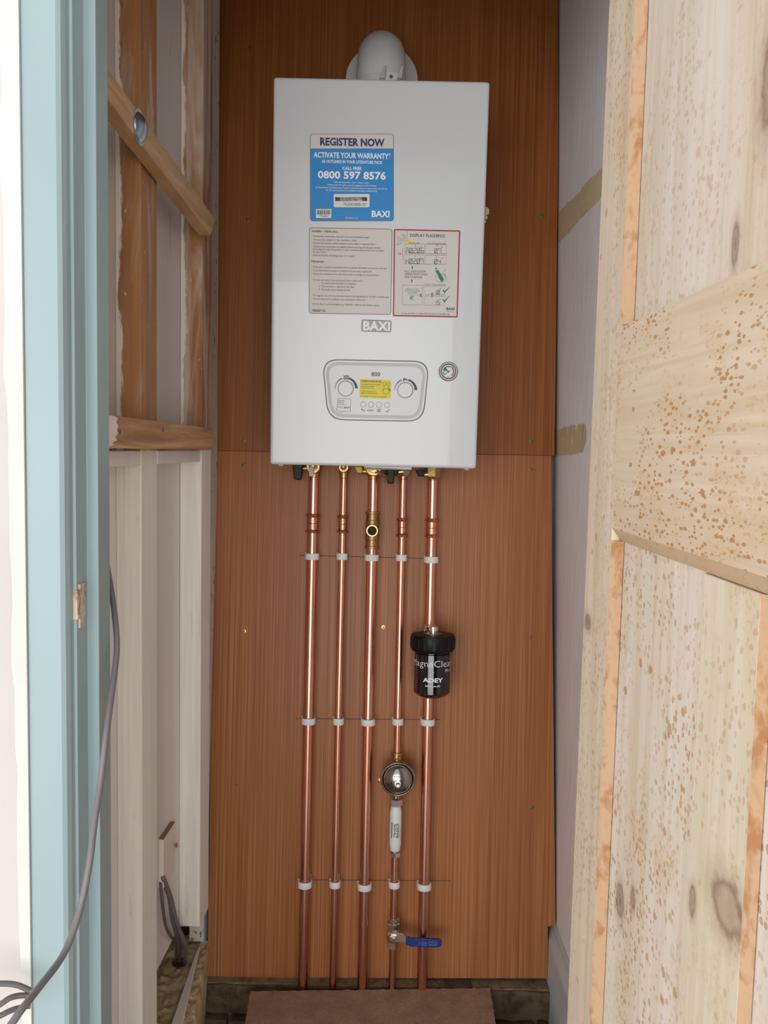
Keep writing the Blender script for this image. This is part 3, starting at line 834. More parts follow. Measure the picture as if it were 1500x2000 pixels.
def seven(s_, x, y, w, h, gap):
    for c in s_:
        if c == '.':
            ik.rect(x - gap * 0.9, y + 2 * h - 7, x - gap * 0.9 + 9, y + 2 * h + 3); continue
        for q_ in CH[c]:
            (ax, ay), (bx_, by_) = SEG[q_]
            ik.stroke([(x + ax * w, y + ay * h), (x + bx_ * w, y + by_ * h)], 8)
        x += w + gap
seven('A.02.06', 358, 512, 46, 44, 22); seven('0.7', 880, 520, 46, 40, 24)
seven('H.02.07', 355, 706, 46, 44, 22); seven('0.4', 875, 718, 46, 40, 24)
seven('1.0', 872, 1282, 38, 38, 24); seven('1.5', 872, 1472, 38, 38, 24)
for x, y in ((530, 464), (630, 488), (925, 464), (1013, 492), (520, 662), (620, 685), (916, 676), (1013, 694), (985, 1256), (980, 1446)):
    ik.rect(x - 8, y - 8, x + 8, y + 8, 5, 3)
ik.text('UNDER FRONT RIGHT', 328, 762, 991, 36).text('SIDE OF BOILER', 328, 655, 1041, 36).text('PULL', 328, 428, 939, 36).text('LEVER', 588, 722, 941, 36)
ik.stroke([(908, 848), (908, 900)], 6).poly([(888, 880), (930, 882), (908, 910)])
ik.stroke([(585, 1376), (640, 1345)], 5).stroke([(585, 1376), (640, 1408)], 5).stroke([(632, 1340), (636, 1412)], 8).rect(618, 1362, 636, 1392, 8, 3)
for i, (a, b) in enumerate(((428, 500), (428, 482), (428, 468), (428, 452))):
    ik.stroke([(a, 1402 + 18 * i), (b, 1402 + 18 * i)], 9)
ik.text('bar', 468, 514, 1457, 18)
ik.text('Here to help', 1096, 1243, 1672, 14)
ik.build('dark_print', M['ink'], st)
ik = Ink(BF, H2, z4)
ik.arc(990, 1040, 96, 150, 400, 5).stroke([(1078, 880), (1068, 930), (1020, 985), (1080, 1010), (1085, 1060)], 5).stroke([(1000, 980), (1050, 990), (1078, 1040)], 5)
ik.stroke([(382, 190), (384, 360), (205, 455), (170, 438)], 5).stroke([(205, 455), (208, 282)], 5).stroke([(240, 290), (238, 430)], 4)
ik.stroke(rpoly([(258, 330), (350, 285), (346, 345), (262, 392)], 14, 3), 4, True).arc(284, 350, 14, 0, 360, 4, 12).arc(326, 325, 14, 0, 360, 4, 12)
ik.stroke([(290, 280), (320, 262)], 12)
ik.build('sketch_lines', M['ink_mid'], st)
Ink(BF, H2, z4).text('ERROR CODE', 414, 604, 418, 22, 0.006).text('LOW SYSTEM PRESSURE', 735, 1088, 428, 22, 0.006).text('OR', 206, 270, 616, 36)\
    .stroke([(274, 618), (296, 618)], 5).stroke([(326, 518), (298, 518), (294, 718), (326, 718)], 5).build('red_print', M['ink_red'], st)
Ink(BF, H2, z4).poly([(888, 930), (945, 908), (982, 975), (1000, 990), (1052, 1092), (1002, 1134), (950, 1045), (940, 1010)])\
    .poly([(1022, 1280), (1048, 1272), (1062, 1300), (1176, 1194), (1118, 1268), (1062, 1340)])\
    .poly([(1018, 1452), (1044, 1444), (1058, 1474), (1172, 1368), (1112, 1444), (1058, 1514)])\
    .text('GREEN', 440, 580, 940, 36).text('CORRECT SYSTEM PRESSURE', 674, 1092, 1179, 22).text('RELEASE WHEN', 360, 590, 1262, 22)\
    .text('SYSTEM PRESSURE', 335, 610, 1299, 22).text('IS BETWEEN', 385, 562, 1334, 22).text('1.0 AND 1.5', 398, 550, 1370, 20).build('green_print', M['ink_green'], st)
Ink(BF, H2, z4).poly([(348, 372), (388, 356), (520, 432), (412, 430)]).build('yellow_beam', M['sticker_yellow'], st)

# badge
z5 = lambda x, y: (610 + x * 320 / 1500, 610 + y * 320 / 1500)
bd = plate(rpoly([(452, 66), (724, 76), (720, 182), (449, 173)], 12, 3), z5, 0.0, 0.0012, M['badge'], 'maker_badge', boiler)
Ink(BF, 0.0014, z5).stroke(rpoly([(454, 68), (722, 78), (718, 180), (451, 171)], 12, 3), 5, True).build('outline', M['ink_mid'], bd)
vs, fs = text_mesh('BAXI', 0.03)
ik = Ink(BF, 0.0022, z5); ik.text('BAXI', 466, 712, 125, 80, 0.03); 
lo = ik.build('raised_letters', M['ink_white'], bd)

# control panel
def ring_solid(outer, inner, h0, h1, mat, name, parent, z2p):
    O_ = [BF.hit(*z2p(*p), h1) for p in outer]; I_ = [BF.hit(*z2p(*p), h1) for p in inner]
    n_ = len(O_); vs_ = [(x, y, h0) for x, y in O_] + [(x, y, h1) for x, y in O_] + [(x, y, h1) for x, y in I_] + [(x, y, h0) for x, y in I_]
    fs_ = []
    for i in range(n_):
        j = (i + 1) % n_
        for L in range(3): fs_.append((L * n_ + i, L * n_ + j, (L + 1) * n_ + j, (L + 1) * n_ + i))
    return MB().add(vs_, fs_).build(name, mat, parent, 0.0006, 2)
def cpoly(ins, r): return rpoly([(88 + ins, 428 + ins), (1074 - ins, 446 + ins), (1016 - ins * 0.93, 1003 - ins), (142 + ins * 0.93, 985 - ins)], r, 8)
cp = plate(cpoly(0, 150), z5, 0.0, 0.0008, M['plastic_line'], 'control_panel', boiler)
ring_solid(cpoly(7, 146), cpoly(30, 130), 0.0006, 0.0034, M['plastic_white'], 'bezel', cp, z5)
plate(cpoly(28, 132), z5, 0.0007, 0.0014, M['plastic_grey'], 'groove', cp)
plate(cpoly(54, 108), z5, 0.0010, 0.0030, M['plastic_white'], 'fascia', cp)
HF = 0.0030
def disc(cx_, cy_, r, h0, h1, mat, name, parent, bev=0.0):
    a, b = BF.hit(*z5(cx_, cy_), h1); rr = r * ik5.k
    prof_ = [(rr, 0), (rr, h1 - h0 - bev), (rr - bev, h1 - h0)] if bev else [(rr, 0), (rr, h1 - h0)]
    return MB().lathe(prof_, (a, b, h0), (0, 0, 1), 36).build(name, mat, parent)
ik5 = Ink(BF, HF + 0.0003, z5)
for cx_, cy_ in ((305, 697), (850, 712)):
    d_ = disc(cx_, cy_, 72.5, HF - 0.0005, HF + 0.0005, M['plastic_line'], 'dial_gap', cp)
    disc(cx_, cy_, 69, HF, HF + 0.008, M['plastic_white'], 'dial', cp, 0.0012)
ik = Ink(BF, HF + 0.0004, z5)
for cx_, cy_ in ((305, 697), (850, 712)):
    out, inn = [], []
    for i in range(31):
        t = 182 - 182 * i / 30; w_ = 2 + 13 * (i / 30) ** 1.2
        if 74 < t < 106: continue
        out.append((t, w_))
    for seg_ in ([q_ for q_ in out if q_[0] > 100], [q_ for q_ in out if q_[0] < 80]):
        po = [(cx_ + (96 + w_) * math.cos(math.radians(t)), cy_ - (96 + w_) * math.sin(math.radians(t))) for t, w_ in seg_]
        pi_ = [(cx_ + (96 - w_ * 0.7) * math.cos(math.radians(t)), cy_ - (96 - w_ * 0.7) * math.sin(math.radians(t))) for t, w_ in seg_]
        for i in range(len(po) - 1): ik.poly([po[i], po[i + 1], pi_[i + 1], pi_[i]])
for i in range(6): ik.rect(287 + 8.4 * i, 582, 292 + 8.4 * i, 612)
ik.rect(286, 578, 334, 583).rect(286, 609, 334, 614)
ik.rect(832, 612, 842, 630).rect(830, 606, 858, 618).rect(842, 600, 848, 608).rect(852, 612, 872, 620).rect(864, 618, 871, 630)
ik.text('800', 541, 622, 566, 38, 0.015)
ik.text('RESET', 502, 567, 898, 15, 0.008)
ik.stroke([(452, 890), (472, 890), (480, 898), (472, 906), (455, 906)], 4).poly([(446, 890), (458, 880), (458, 900)])
for i in range(4): ik.stroke([(597, 887 + 8 * i), (626, 887 + 8 * i)], 3.5).stroke([(590, 887 + 8 * i), (594, 887 + 8 * i)], 3.5)
ik.stroke([(672, 903), (682, 914), (706, 888)], 5)
ik.build('panel_print', M['ink'], cp)
for cx_, cy_ in ((465, 843), (538, 845), (610, 847), (683, 849)):
    disc(cx_, cy_, 26.5, HF - 0.0005, HF + 0.0004, M['plastic_line'], 'button_gap', cp)
    disc(cx_, cy_, 24.5, HF, HF + 0.0018, M['plastic_white'], 'button', cp, 0.0005)
ys = plate(rpoly([(434, 610), (722, 620), (718, 792), (431, 780)], 16, 3), z5, HF, HF + 0.0004, M['sticker_yellow'], 'commissioning_sticker', cp)
ik = Ink(BF, HF + 0.0007, z5)
ik.text('COMMISSIONING MODE:', 441, 635, 630, 14, 0.02).stroke([(441, 641), (635, 644)], 2)
for t, x0, x1, y in (('1. Hold these 2 buttons together', 441, 628, 660), ('and release to activate', 441, 570, 677), ('commissioning mode.', 441, 562, 692), ('2. Adjust potentiometer to', 441, 584, 721), ('toggle low and high setting.', 441, 598, 739), ('3. L = low CH / h = max CH / H = max DHW', 438, 684, 771)):
    ik.text(t, x0, x1, y, 10, 0.008)
ik.arc(658, 655, 15, 0, 360, 3).arc(696, 657, 15, 0, 360, 3).arc(674, 726, 27, 0, 360, 3).arc(676, 724, 36, 60, 0, 8).arc(676, 724, 34, 120, 180, 3)
ik.stroke([(651, 676), (664, 682)], 4).stroke([(688, 680), (704, 680)], 3)
ik.build('sticker_print', M['ink'], ys)
ss = plate([(232, 786), (352, 792), (348, 912), (284, 908), (262, 916), (246, 903), (224, 898)], z5, HF, HF + 0.0004, M['paper_white'], 'speech_bubble_sticker', cp)
Ink(BF, HF + 0.0006, z5).stroke([(234, 786), (354, 793), (349, 911), (285, 907), (262, 917), (246, 902), (223, 898)], 3.5, True)\
    .text('Scan and', 238, 292, 806, 12, 0.01).text('learn all', 238, 285, 823, 12, 0.01).text('about me.', 238, 296, 841, 12, 0.01).text('Register my', 236, 282, 861, 8).text('warranty', 236, 276, 871, 8).build('sticker_print', M['ink'], ss)
Ink(BF, HF + 0.0006, z5).text('BAXI', 291, 341, 872, 15, 0.03).build('sticker_mark', M['navy'], ss)

# pressure gauge
gz = lambda x, y: (850 + x * 55 / 1500, 690 + y * 55 / 1500)
gk = Ink(BF, 0.004, gz)
gc = BF.hit(*gz(700, 968), 0.002)
gr = 508 * gk.k
gauge = MB().lathe([(gr, 0), (gr, 0.0025), (gr * 0.97, 0.003)], (gc[0], gc[1], 0), (0, 0, 1), 40).build('pressure_gauge', M['plastic_line'], boiler)
MB().lathe([(gr * 0.93, 0.001), (gr * 0.93, 0.006), (gr * 0.87, 0.007), (gr * 0.80, 0.006), (gr * 0.80, 0.001)], (gc[0], gc[1], 0), (0, 0, 1), 40, True, False).build('rim', M['plastic_white'], gauge)
MB().lathe([(gr * 0.79, 0.001), (gr * 0.79, 0.0052), (gr * 0.70, 0.0052), (gr * 0.70, 0.001)], (gc[0], gc[1], 0), (0, 0, 1), 40, True, False).build('inner_ring', M['ink'], gauge)
MB().lathe([(gr * 0.74, 0.0030), (gr * 0.74, 0.0036)], (gc[0], gc[1], 0), (0, 0, 1), 40).build('gauge_face', M['paper_white'], gauge)
ik = Ink(BF, 0.0040, gz); cx_, cy_ = 700, 968
ik.arc(cx_, cy_, 265, 168, 60, 55).poly([(cx_, cy_)] + [(cx_ + 285 * math.cos(math.radians(t)), cy_ - 285 * math.sin(math.radians(t))) for t in range(170, 121, -8)])
ik.build('green_zone', M['ink_green'], gauge)
ik = Ink(BF, 0.0041, gz); ik.arc(cx_, cy_, 285, 55, -52, 62).arc(cx_, cy_, 265, 183, 214, 50); ik.build('red_zone', M['ink_red'], gauge)
ik = Ink(BF, 0.0044, gz); ik.stroke([(470, 1160), (800, 915)], 28).rect(665, 935, 745, 1015, 40, 5).text('bar', 635, 750, 1262, 60)
for t in (180, 90, 20, -40): ik.stroke([(cx_ + 190 * math.cos(math.radians(t)), cy_ - 190 * math.sin(math.radians(t))), (cx_ + 225 * math.cos(math.radians(t)), cy_ - 225 * math.sin(math.radians(t)))], 30)
ik.build('needle', M['ink'], gauge)

# casing fixings below and the sealant lump on the right edge
for px in (548, 912):
    a, b = BF.hit(px, 911, -0.03)
    MB().lathe([(0.006, 0), (0.006, 0.003), (0.004, 0.005)], (a, zb_ + 0.0005, -0.035), (0, -1, 0), 14).build('fixing_screw', M['plastic_white'], boiler)
sl_ = MB()
for px, py, r in ((953, 411, 0.006), (951, 417, 0.005), (954, 415, 0.005), (952, 425, 0.004), (950, 433, 0.003), (951, 408, 0.004)):
    a, b = BF.hit(px - 3.0, py, -0.05)
    sl_.lathe([(0, -r), (r * 0.8, -r * 0.5), (r, 0), (r * 0.7, r * 0.6), (0, r)], (a, b, -0.05), (0.3, 1, 0.2), 7, False)
sl_.build('sealant_lump', M['foam'], boiler)
# drip tray lip
a0, b0 = BF.hit(711, 917, -0.08); a1, b1 = BF.hit(804, 920, -0.08)
MB().hexa([(a0, b0 - 0.001, -0.10), (a0, b0 + 0.010, -0.10), (a0, b0 + 0.010, -0.08), (a0, b0 + 0.005, -0.08)],
          [(a1, b1 + 0.001, -0.10), (a1, b1 + 0.012, -0.10), (a1, b1 + 0.012, -0.08), (a1, b1 + 0.003, -0.08)]).build('drip_tray', M['plastic_white'], boiler)

# ------------------------------------------------------------------ flue
fu, fv = pf(745.5, 140, 0.02)
fl = thing('flue_elbow', 'white plastic flue elbow above the boiler, turning back into the wall', 'flue', PM(fu, 0))
RB, RP = 0.10, 0.0500
AX = pf(745.5, 131, 0.02)[1]
path = [(0, 0.74, 0.13), (0, AX - RB, 0.13)]
path = [(0, y, 0.13) for y in (0.828, 0.838, AX - RB - 0.01)]
for i in range(0, 13):
    t = PI / 2 * i / 12
    path.append((0, AX - RB + RB * math.sin(t), 0.13 - RB + RB * math.cos(t)))
path += [(0, AX, 0.02), (0, AX, 0.002)]
MB().tube(path, RP, 40).build('elbow', M['plastic_matt'], fl)
MB().lathe([(0.079, 0), (0.079, 0.003), (0.074, 0.006), (0.051, 0.007)], (0, AX - 0.020, 0.0005), (0, 0, 1), 48).build('wall_collar', M['plastic_matt'], fl)
zc = pf(745, 141, 0.185)[1]
MB().lathe([(0.0535, 0), (0.0535, 0.05), (0.052, 0.053), (0.0503, 0.0535)], (0, zc - 0.052, 0.13), (0, 1, 0), 40).build('socket_ring', M['plastic_matt'], fl)
for px in (748, 782):
    a, b = pf(px, 147, 0.185); a -= fu
    lug = MB().hexa([(a - 0.007, b - 0.01, 0.175), (a + 0.003, b - 0.01, 0.175), (a + 0.003, b - 0.01, 0.195), (a - 0.007, b - 0.01, 0.195)],
                    [(a + 0.002, b + 0.019, 0.178), (a + 0.006, b + 0.020, 0.178), (a + 0.006, b + 0.020, 0.186), (a + 0.002, b + 0.019, 0.186)])
    lug.build('clip_lug', M['plastic_white'], fl, 0.001, 2)
a, b = pf(766, 148, 0.184); a -= fu
MB().bbox((a - 0.012, b - 0.01, 0.176), (a + 0.012, b + 0.008, 0.184)).build('lug_plate', M['plastic_matt'], fl, 0.001, 1)
MB().lathe([(0.0035, 0), (0.0035, 0.001)], (a - 0.002, b - 0.002, 0.1838), (0, 0, 1), 12).build('sampling_point', M['plastic_line'], fl)

# ------------------------------------------------------------------ copper pipes
PN = 0.035
PX = [609.5, 668, 726, 784, 842.5]
US = [pf(px, 1090, PN)[0] for px in PX]
RAD = [0.0112, 0.0078, 0.0112, 0.0078, 0.0112]
def V(py, n=PN, px=726): return pf(px, py, n)[1]
PLAB = ['thick copper pipe furthest left under the boiler', 'thin copper pipe second from the left', 'thick middle copper pipe with the brass tee',
        'thin copper pipe carrying the round steel vessel and blue lever valve', 'thick right-hand copper pipe carrying the black filter']
VB = V(1960)
def coupling(mb, y0, y1, r):
    rr = r + 0.0016
    mb.lathe([(r, y0), (rr + 0.0022, y0 + 0.0012), (rr + 0.0032, y0 + 0.0035), (rr + 0.0022, y0 + 0.0058), (rr, y0 + 0.008),
              (rr, (y0 + y1) / 2 - 0.0008), (rr - 0.0006, (y0 + y1) / 2), (rr, (y0 + y1) / 2 + 0.0008),
              (rr, y1 - 0.008), (rr + 0.0022, y1 - 0.0058), (rr + 0.0032, y1 - 0.0035), (rr + 0.0022, y1 - 0.0012), (r, y1)], (0, 0, PN), (0, 1, 0), 28)
    return mb
pipes = []
VTOP = V(922)
for i in range(5):
    r = RAD[i]
    th = thing('copper_pipe', PLAB[i], 'pipe', PM(US[i], 0))
    pipes.append(th)
    breaks = [(V(916), VB)]
    if i == 3: breaks = [(V(916), V(1470)), (V(1655), V(1797)), (V(1846), VB)]
    if i == 4: breaks = [(V(916), V(1224)), (V(1358), VB)]
    if i == 2: breaks = [(V(916), V(1010)), (V(1062), VB)]
    for y1, y0 in breaks:
        ys_ = [y0 + (y1 - y0) * k / 10 for k in range(11)]
        pts = [(0, y, PN) for y in ys_]
        if y0 == VB: pts = [(0.0, VB - 0.05, PN - 0.012), (0.0, VB - 0.015, PN - 0.004)] + pts
        MB().tube(pts, r, 28).build('pipe', M['copper'], th)
    if i == 2:
        tee = MB()
        y1, y0, yc = V(999), V(1072), V(1036)
        rr = r + 0.0022
        tee.lathe([(r, y0), (rr + 0.002, y0 + 0.001), (rr + 0.002, y0 + 0.005), (rr, y0 + 0.006), (rr, y0 + 0.019), (rr + 0.0014, y0 + 0.020), (rr + 0.0014, y1 - 0.020), (rr, y1 - 0.019), (rr, y1 - 0.006),
                   (rr + 0.002, y1 - 0.005), (rr + 0.002, y1 - 0.001), (r, y1)], (0, 0, PN), (0, 1, 0), 28)
        tt = tee.build('tee_fitting', M['bronze'], th)
        MB().lathe([(0.0128, 0.0), (0.0128, 0.030), (0.0122, 0.031), (0.0100, 0.031), (0.0096, 0.030), (0.0096, 0.004), (0.0, 0.004)], (0, yc, PN), (0, 0, 1), 32, True, False).build('open_branch', M['brass'], tt)
        MB().lathe([(0.0095, 0), (0.0095, 0.001)], (0, yc, PN + 0.018), (0, 0, 1), 24).build('bore_shade_disc', M['soil_shade'], tt)  # dark disc closing the bore, its shade put in as colour
    else:
        c0, c1 = [(1006, 1044), (1007, 1043), None, (1010, 1048), (1010, 1048)][i]
        coupling(MB(), V(c1), V(c0), r).build('coupling', M['copper_fit'], th)
    # soldered collar just under the valve
    MB().lathe([(r, 0), (r + 0.001, 0.001), (r + 0.001, 0.012), (r, 0.013)], (0, V(936), PN), (0, 1, 0), 24).build('collar', M['copper_fit'], th)

# pipe clips: three rows of five
ROWS = [(1087.5, 1087.5, 1090, 1090, 1094), (1411, 1411, 1413, 1411.5, 1413), (1732, 1731, 1736.5, 1731.5, 1736)]
WHICH = ['leftmost thick copper pipe', 'second, thin copper pipe', 'middle thick copper pipe', 'fourth, thin copper pipe', 'rightmost thick copper pipe']
RN = ['top row under the boiler', 'middle row', 'bottom row near the floor']
def make_clip(r):
    th = thing('pipe_clip', '', 'clip', None)
    ro, hh = r + 0.0042, 0.0068
    MB().lathe([(r + 0.0012, -hh), (ro, -hh), (ro, hh), (r + 0.0012, hh), (r + 0.0012, -hh)], (0, 0, PN), (0, 1, 0), 28, True, False).build('ring', M['plastic_matt'], th, 0.0006, 2)
    MB().bbox((-ro * 0.72, -hh, 0.0012), (ro * 0.72, hh, PN - r - 0.0014)).build('foot', M['plastic_matt'], th, 0.0008, 1)
    MB().bbox((-ro - 0.0004, -hh * 0.8, PN - 0.009), (-ro + 0.0018, hh * 1.25, PN - 0.004)).build('latch', M['plastic_matt'], th, 0.0005, 1)
    return th
protos = {}
for j in range(3):
    for i in range(5):
        r = RAD[i]
        pos = PM(US[i], pf(PX[i], ROWS[j][i], PN + r + 0.003)[1])
        if r not in protos:
            th = make_clip(r); protos[r] = th
        else:
            th = protos[r].copy(); COL.objects.link(th)
            for ch in list(protos[r].children):
                c = ch.copy(); COL.objects.link(c); c.parent = th
        th.matrix_world = pos
        tag(th, 'white plastic clip on the %s, %s' % (WHICH[i], RN[j]), 'clip', 'white pipe clips')

# isolation valves under the boiler
VZ = 0.062
def vlv(i, label):
    return thing('isolation_valve', label, 'valve', PM(US[i], V(914)), 'brass valves under the boiler')
v1 = vlv(0, 'brass valve with black lever and grey tag under the left of the boiler')
v2 = vlv(1, 'small round brass valve above the second copper pipe')
v3 = vlv(2, 'large brass gas valve with yellow lever above the middle pipe')
v4 = vlv(3, 'brass valve with hanging black lever beside the middle pipe')
v5 = vlv(4, 'brass hexagonal valve nut under the right of the boiler')
def body(th, r, top=0.028, low=-0.012, rr=None, mat='brass'):
    MB().lathe([(r * 0.8, low), (r, low + 0.004), (r, 0.008), (r * 0.85, 0.012), (r * 0.85, top)], (0, 0, PN), (0, 1, 0), 24).build('body', M[mat], th)
body(v1, 0.016); body(v2, 0.011); body(v3, 0.017); body(v5, 0.0155, mat='brass'); body(v4, 0.012)
for th, r in ((v1, 0.0150), (v2, 0.0108), (v3, 0.0175)):
    MB().lathe([(r, 0), (r, 0.012), (r * 0.9, 0.014), (r * 0.78, 0.014), (r * 0.74, 0.0115), (r * 0.62, 0.0115), (r * 0.56, 0.016), (r * 0.36, 0.017), (0, 0.015)],
               (0, -0.001, PN + r * 0.6), (0, 0, 1), 28).build('bonnet', M['brass'], th)
u = lambda px, i, n=VZ: pf(px, 920, n)[0] - US[i]
yv = lambda py, n=VZ: V(py, n) - V(914)
MB().cyl((u(590, 0), yv(917), PN + 0.01), (0, yv(915), PN + 0.01), 0.0065, 0.008).build('stem', M['brass'], v1)
MB().hexa([(u(574.5, 0), yv(940), 0.05), (u(588.5, 0), yv(940), 0.05), (u(588.5, 0), yv(940), 0.062), (u(574.5, 0), yv(940), 0.062)],
          [(u(571.5, 0), yv(908), 0.045), (u(592, 0), yv(908), 0.045), (u(592, 0), yv(908), 0.066), (u(571.5, 0), yv(908), 0.066)]).build('lever', M['black'], v1, 0.002, 2)
MB().hexa([(u(604.5, 0), yv(933), 0.066), (u(612.5, 0), yv(933), 0.066), (u(612.5, 0), yv(933), 0.069), (u(604.5, 0), yv(933), 0.069)],
          [(u(603, 0), yv(915), 0.066), (u(613, 0), yv(915), 0.066), (u(613, 0), yv(915), 0.069), (u(603, 0), yv(915), 0.069)]).build('tag', M['plastic_grey'], v1, 0.0008, 1)
MB().cyl((u(700, 2), yv(920), PN + 0.005), (0, yv(919), PN + 0.005), 0.006, 0.008).build('stem', M['brass'], v3)
MB().hexa([(u(698, 2), yv(924), 0.045), (u(707, 2), yv(924), 0.045), (u(707, 2), yv(924), 0.06), (u(698, 2), yv(924), 0.06)],
          [(u(692, 2), yv(912), 0.045), (u(707.5, 2), yv(912), 0.045), (u(707.5, 2), yv(912), 0.06), (u(692, 2), yv(912), 0.06)]).build('lever', M['yellow_plastic'], v3, 0.0015, 2)
MB().cyl((0, yv(918), PN + 0.018), (u(757, 2), yv(931), PN + 0.03), 0.0045, 0.0038, 14).build('test_nipple', M['brass'], v3)
MB().lathe([(0.0052, -0.003), (0.0052, 0.002)], (u(757, 2), yv(931), PN + 0.03), (0.6, -0.35, 0.5), 12).build('nipple_cap', M['bronze'], v3)
MB().hexa([(u(757, 3), yv(943.5), 0.05), (u(769.5, 3), yv(943.5), 0.05), (u(769.5, 3), yv(943.5), 0.062), (u(757, 3), yv(943.5), 0.062)],
          [(u(756, 3), yv(916), 0.045), (u(771, 3), yv(916), 0.045), (u(771, 3), yv(916), 0.066), (u(756, 3), yv(916), 0.066)]).build('lever', M['black'], v4, 0.002, 2)
MB().bbox((u(752, 3), yv(926), 0.035), (u(778, 3), yv(912), 0.060)).build('lever_hub', M['black'], v4, 0.002, 2)
MB().cyl((u(776, 3), yv(920), PN + 0.01), (0, yv(919), PN + 0.01), 0.006, 0.007).build('stem', M['brass'], v4)
MB().lathe([(0.010, yv(928)), (0.017, yv(916)), (0.017, 0.01)], (0, 0, PN), (0, 1, 0), 6, False).build('cone_nut', M['brass'], v4)
MB().hexa([(u(818, 4), yv(928), 0.04), (u(829, 4), yv(928), 0.04), (u(829, 4), yv(928), 0.062), (u(818, 4), yv(928), 0.062)],
          [(u(812, 4), yv(916), 0.04), (u(830, 4), yv(916), 0.04), (u(830, 4), yv(916), 0.062), (u(812, 4), yv(916), 0.062)]).build('lever', M['black'], v5, 0.0015, 2)
MB().cyl((u(828, 4), yv(924), PN + 0.008), (0, yv(922), PN + 0.008), 0.0055, 0.007).build('stem', M['brass'], v5)
MB().lathe([(0.0105, yv(933)), (0.0155, yv(928)), (0.0165, yv(915)), (0.0165, 0.01)], (0, 0, PN + 0.004), (0, 1, 0), 6, False, True, 0.2).build('hex_nut', M['brass'], v5)

# ------------------------------------------------------------------ black magnetic filter
FN = 0.090
fu_, fvt = pf(845.5, 1238, FN); _, fvb = pf(845.5, 1361, FN)
flt = thing('magnetic_filter', 'black cylindrical magnetic filter with white lettering on the right-hand pipe', 'filter', PM(fu_, fvb))
HT = fvt - fvb
k_ = (1.8 - FN) / FPX
rc, rb = 44 * k_ * 0.985, 36.6 * k_ * 0.985
yl = lambda py: pf(845, py, FN + 0.03)[1] - fvb
y_c0 = yl(1276)
MB().lathe([(0.0, 0.002), (rb * 0.55, 0.0), (rb * 0.86, 0.006), (rb, 0.012), (rb, y_c0 - 0.004), (rb * 0.96, y_c0 - 0.002), (rb * 0.96, y_c0 + 0.004)], (0, 0, FN), (0, 1, 0), 48).build('canister', M['black_gloss'], flt)
cap = MB().lathe([(rb * 0.96, y_c0 - 0.001), (rc * 0.93, y_c0 + 0.001), (rc, y_c0 + 0.006), (rc, HT - 0.005), (rc * 0.965, HT - 0.0005), (rc * 0.4, HT), (0, HT)], (0, 0, FN), (0, 1, 0), 48)
capo = cap.build('cap', M['black'], flt)
ribs = MB()
for k in range(16):
    t = 2 * PI * k / 16
    ribs.box((math.sin(t) * rc, (y_c0 + HT) / 2, FN + math.cos(t) * rc), (0.0085, (HT - y_c0) * 0.62, 0.0016), Matrix.Rotation(t, 3, 'Y'))
ribs.build('grip_ribs', M['black'], capo, 0.0006, 1)
MB().lathe([(rc * 0.44, 0), (rc * 0.44, 0.0012), (0.0, 0.0012)], (0, HT, FN), (0, 1, 0), 32).build('recess', M['bronze'], capo)
MB().lathe([(0.0085, 0), (0.0085, 0.006), (0.0098, 0.0065), (0.0098, 0.014), (0.006, 0.016), (0, 0.016)], (0.001, HT + 0.001, FN), (0, 1, 0), 24).build('bleed_plug', M['chrome'], capo)
up_ = US[4] - fu_
yb2 = pf(842, 1228, PN)[1] - fvb
MB().lathe([(0.0118, -0.012), (0.0150, -0.010), (0.0150, 0.0), (0.0120, 0.002)], (up_, yb2, PN), (0, 1, 0), 6, False).lathe([(0.0140, 0.001), (0.0146, 0.003), (0.0146, 0.008), (0.0120, 0.010)], (up_, yb2, PN), (0, 1, 0), 24).build('inlet_nut', M['chrome'], flt)
MB().cyl((up_, yb2 - 0.012, PN), (up_, 0.02, PN), 0.0135).cyl((up_, 0.05, PN), (0, 0.05, FN - rb * 0.7), 0.014).build('rear_body', M['chrome'], flt)
MB().lathe([(0.0118, 0.0), (0.0155, 0.004), (0.0155, 0.018), (0.013, 0.022)], (up_, 0.004, PN), (0, 1, 0), 24).build('outlet_nut', M['chrome'], flt)
MB().lathe([(0.0, -0.003), (0.011, -0.0025), (0.013, 0.001)], (0.0, 0.0, FN), (0, 1, 0), 24).build('drain_plug', M['chrome'], flt)
def wrap_text(parts, r, axis_n, name, mat, parent):
    """print bent round a vertical cylinder; each part: text, centre angle x (m), y, width, height"""
    mb_ = MB()
    for t, xc, y, w_, h_, b_, rot in parts:
        vs_, fs_ = text_mesh(t, b_)
        mnx, mxx = min(v[0] for v in vs_), max(v[0] for v in vs_)
        sx = w_ / (mxx - mnx); sy = h_ / 0.69
        out = []
        for v in vs_:
            a_, b2 = (v[0] - (mnx + mxx) / 2) * sx, (v[1] - 0.345) * sy
            if rot: a_, b2 = -b2, a_
            th_ = (xc + a_) / r
            out.append((r * math.sin(th_), y + b2, axis_n + r * math.cos(th_)))
        mb_.add(out, fs_)
    me = bpy.data.meshes.new(name); me.from_pydata(mb_.v, [], mb_.f); me.materials.append(mat)
    o_ = bpy.data.objects.new(name, me); COL.objects.link(o_); o_.parent = parent
    return o_
rt = rb + 0.0004
fy = lambda py: pf(845, py, FN + rb)[1] - fvb
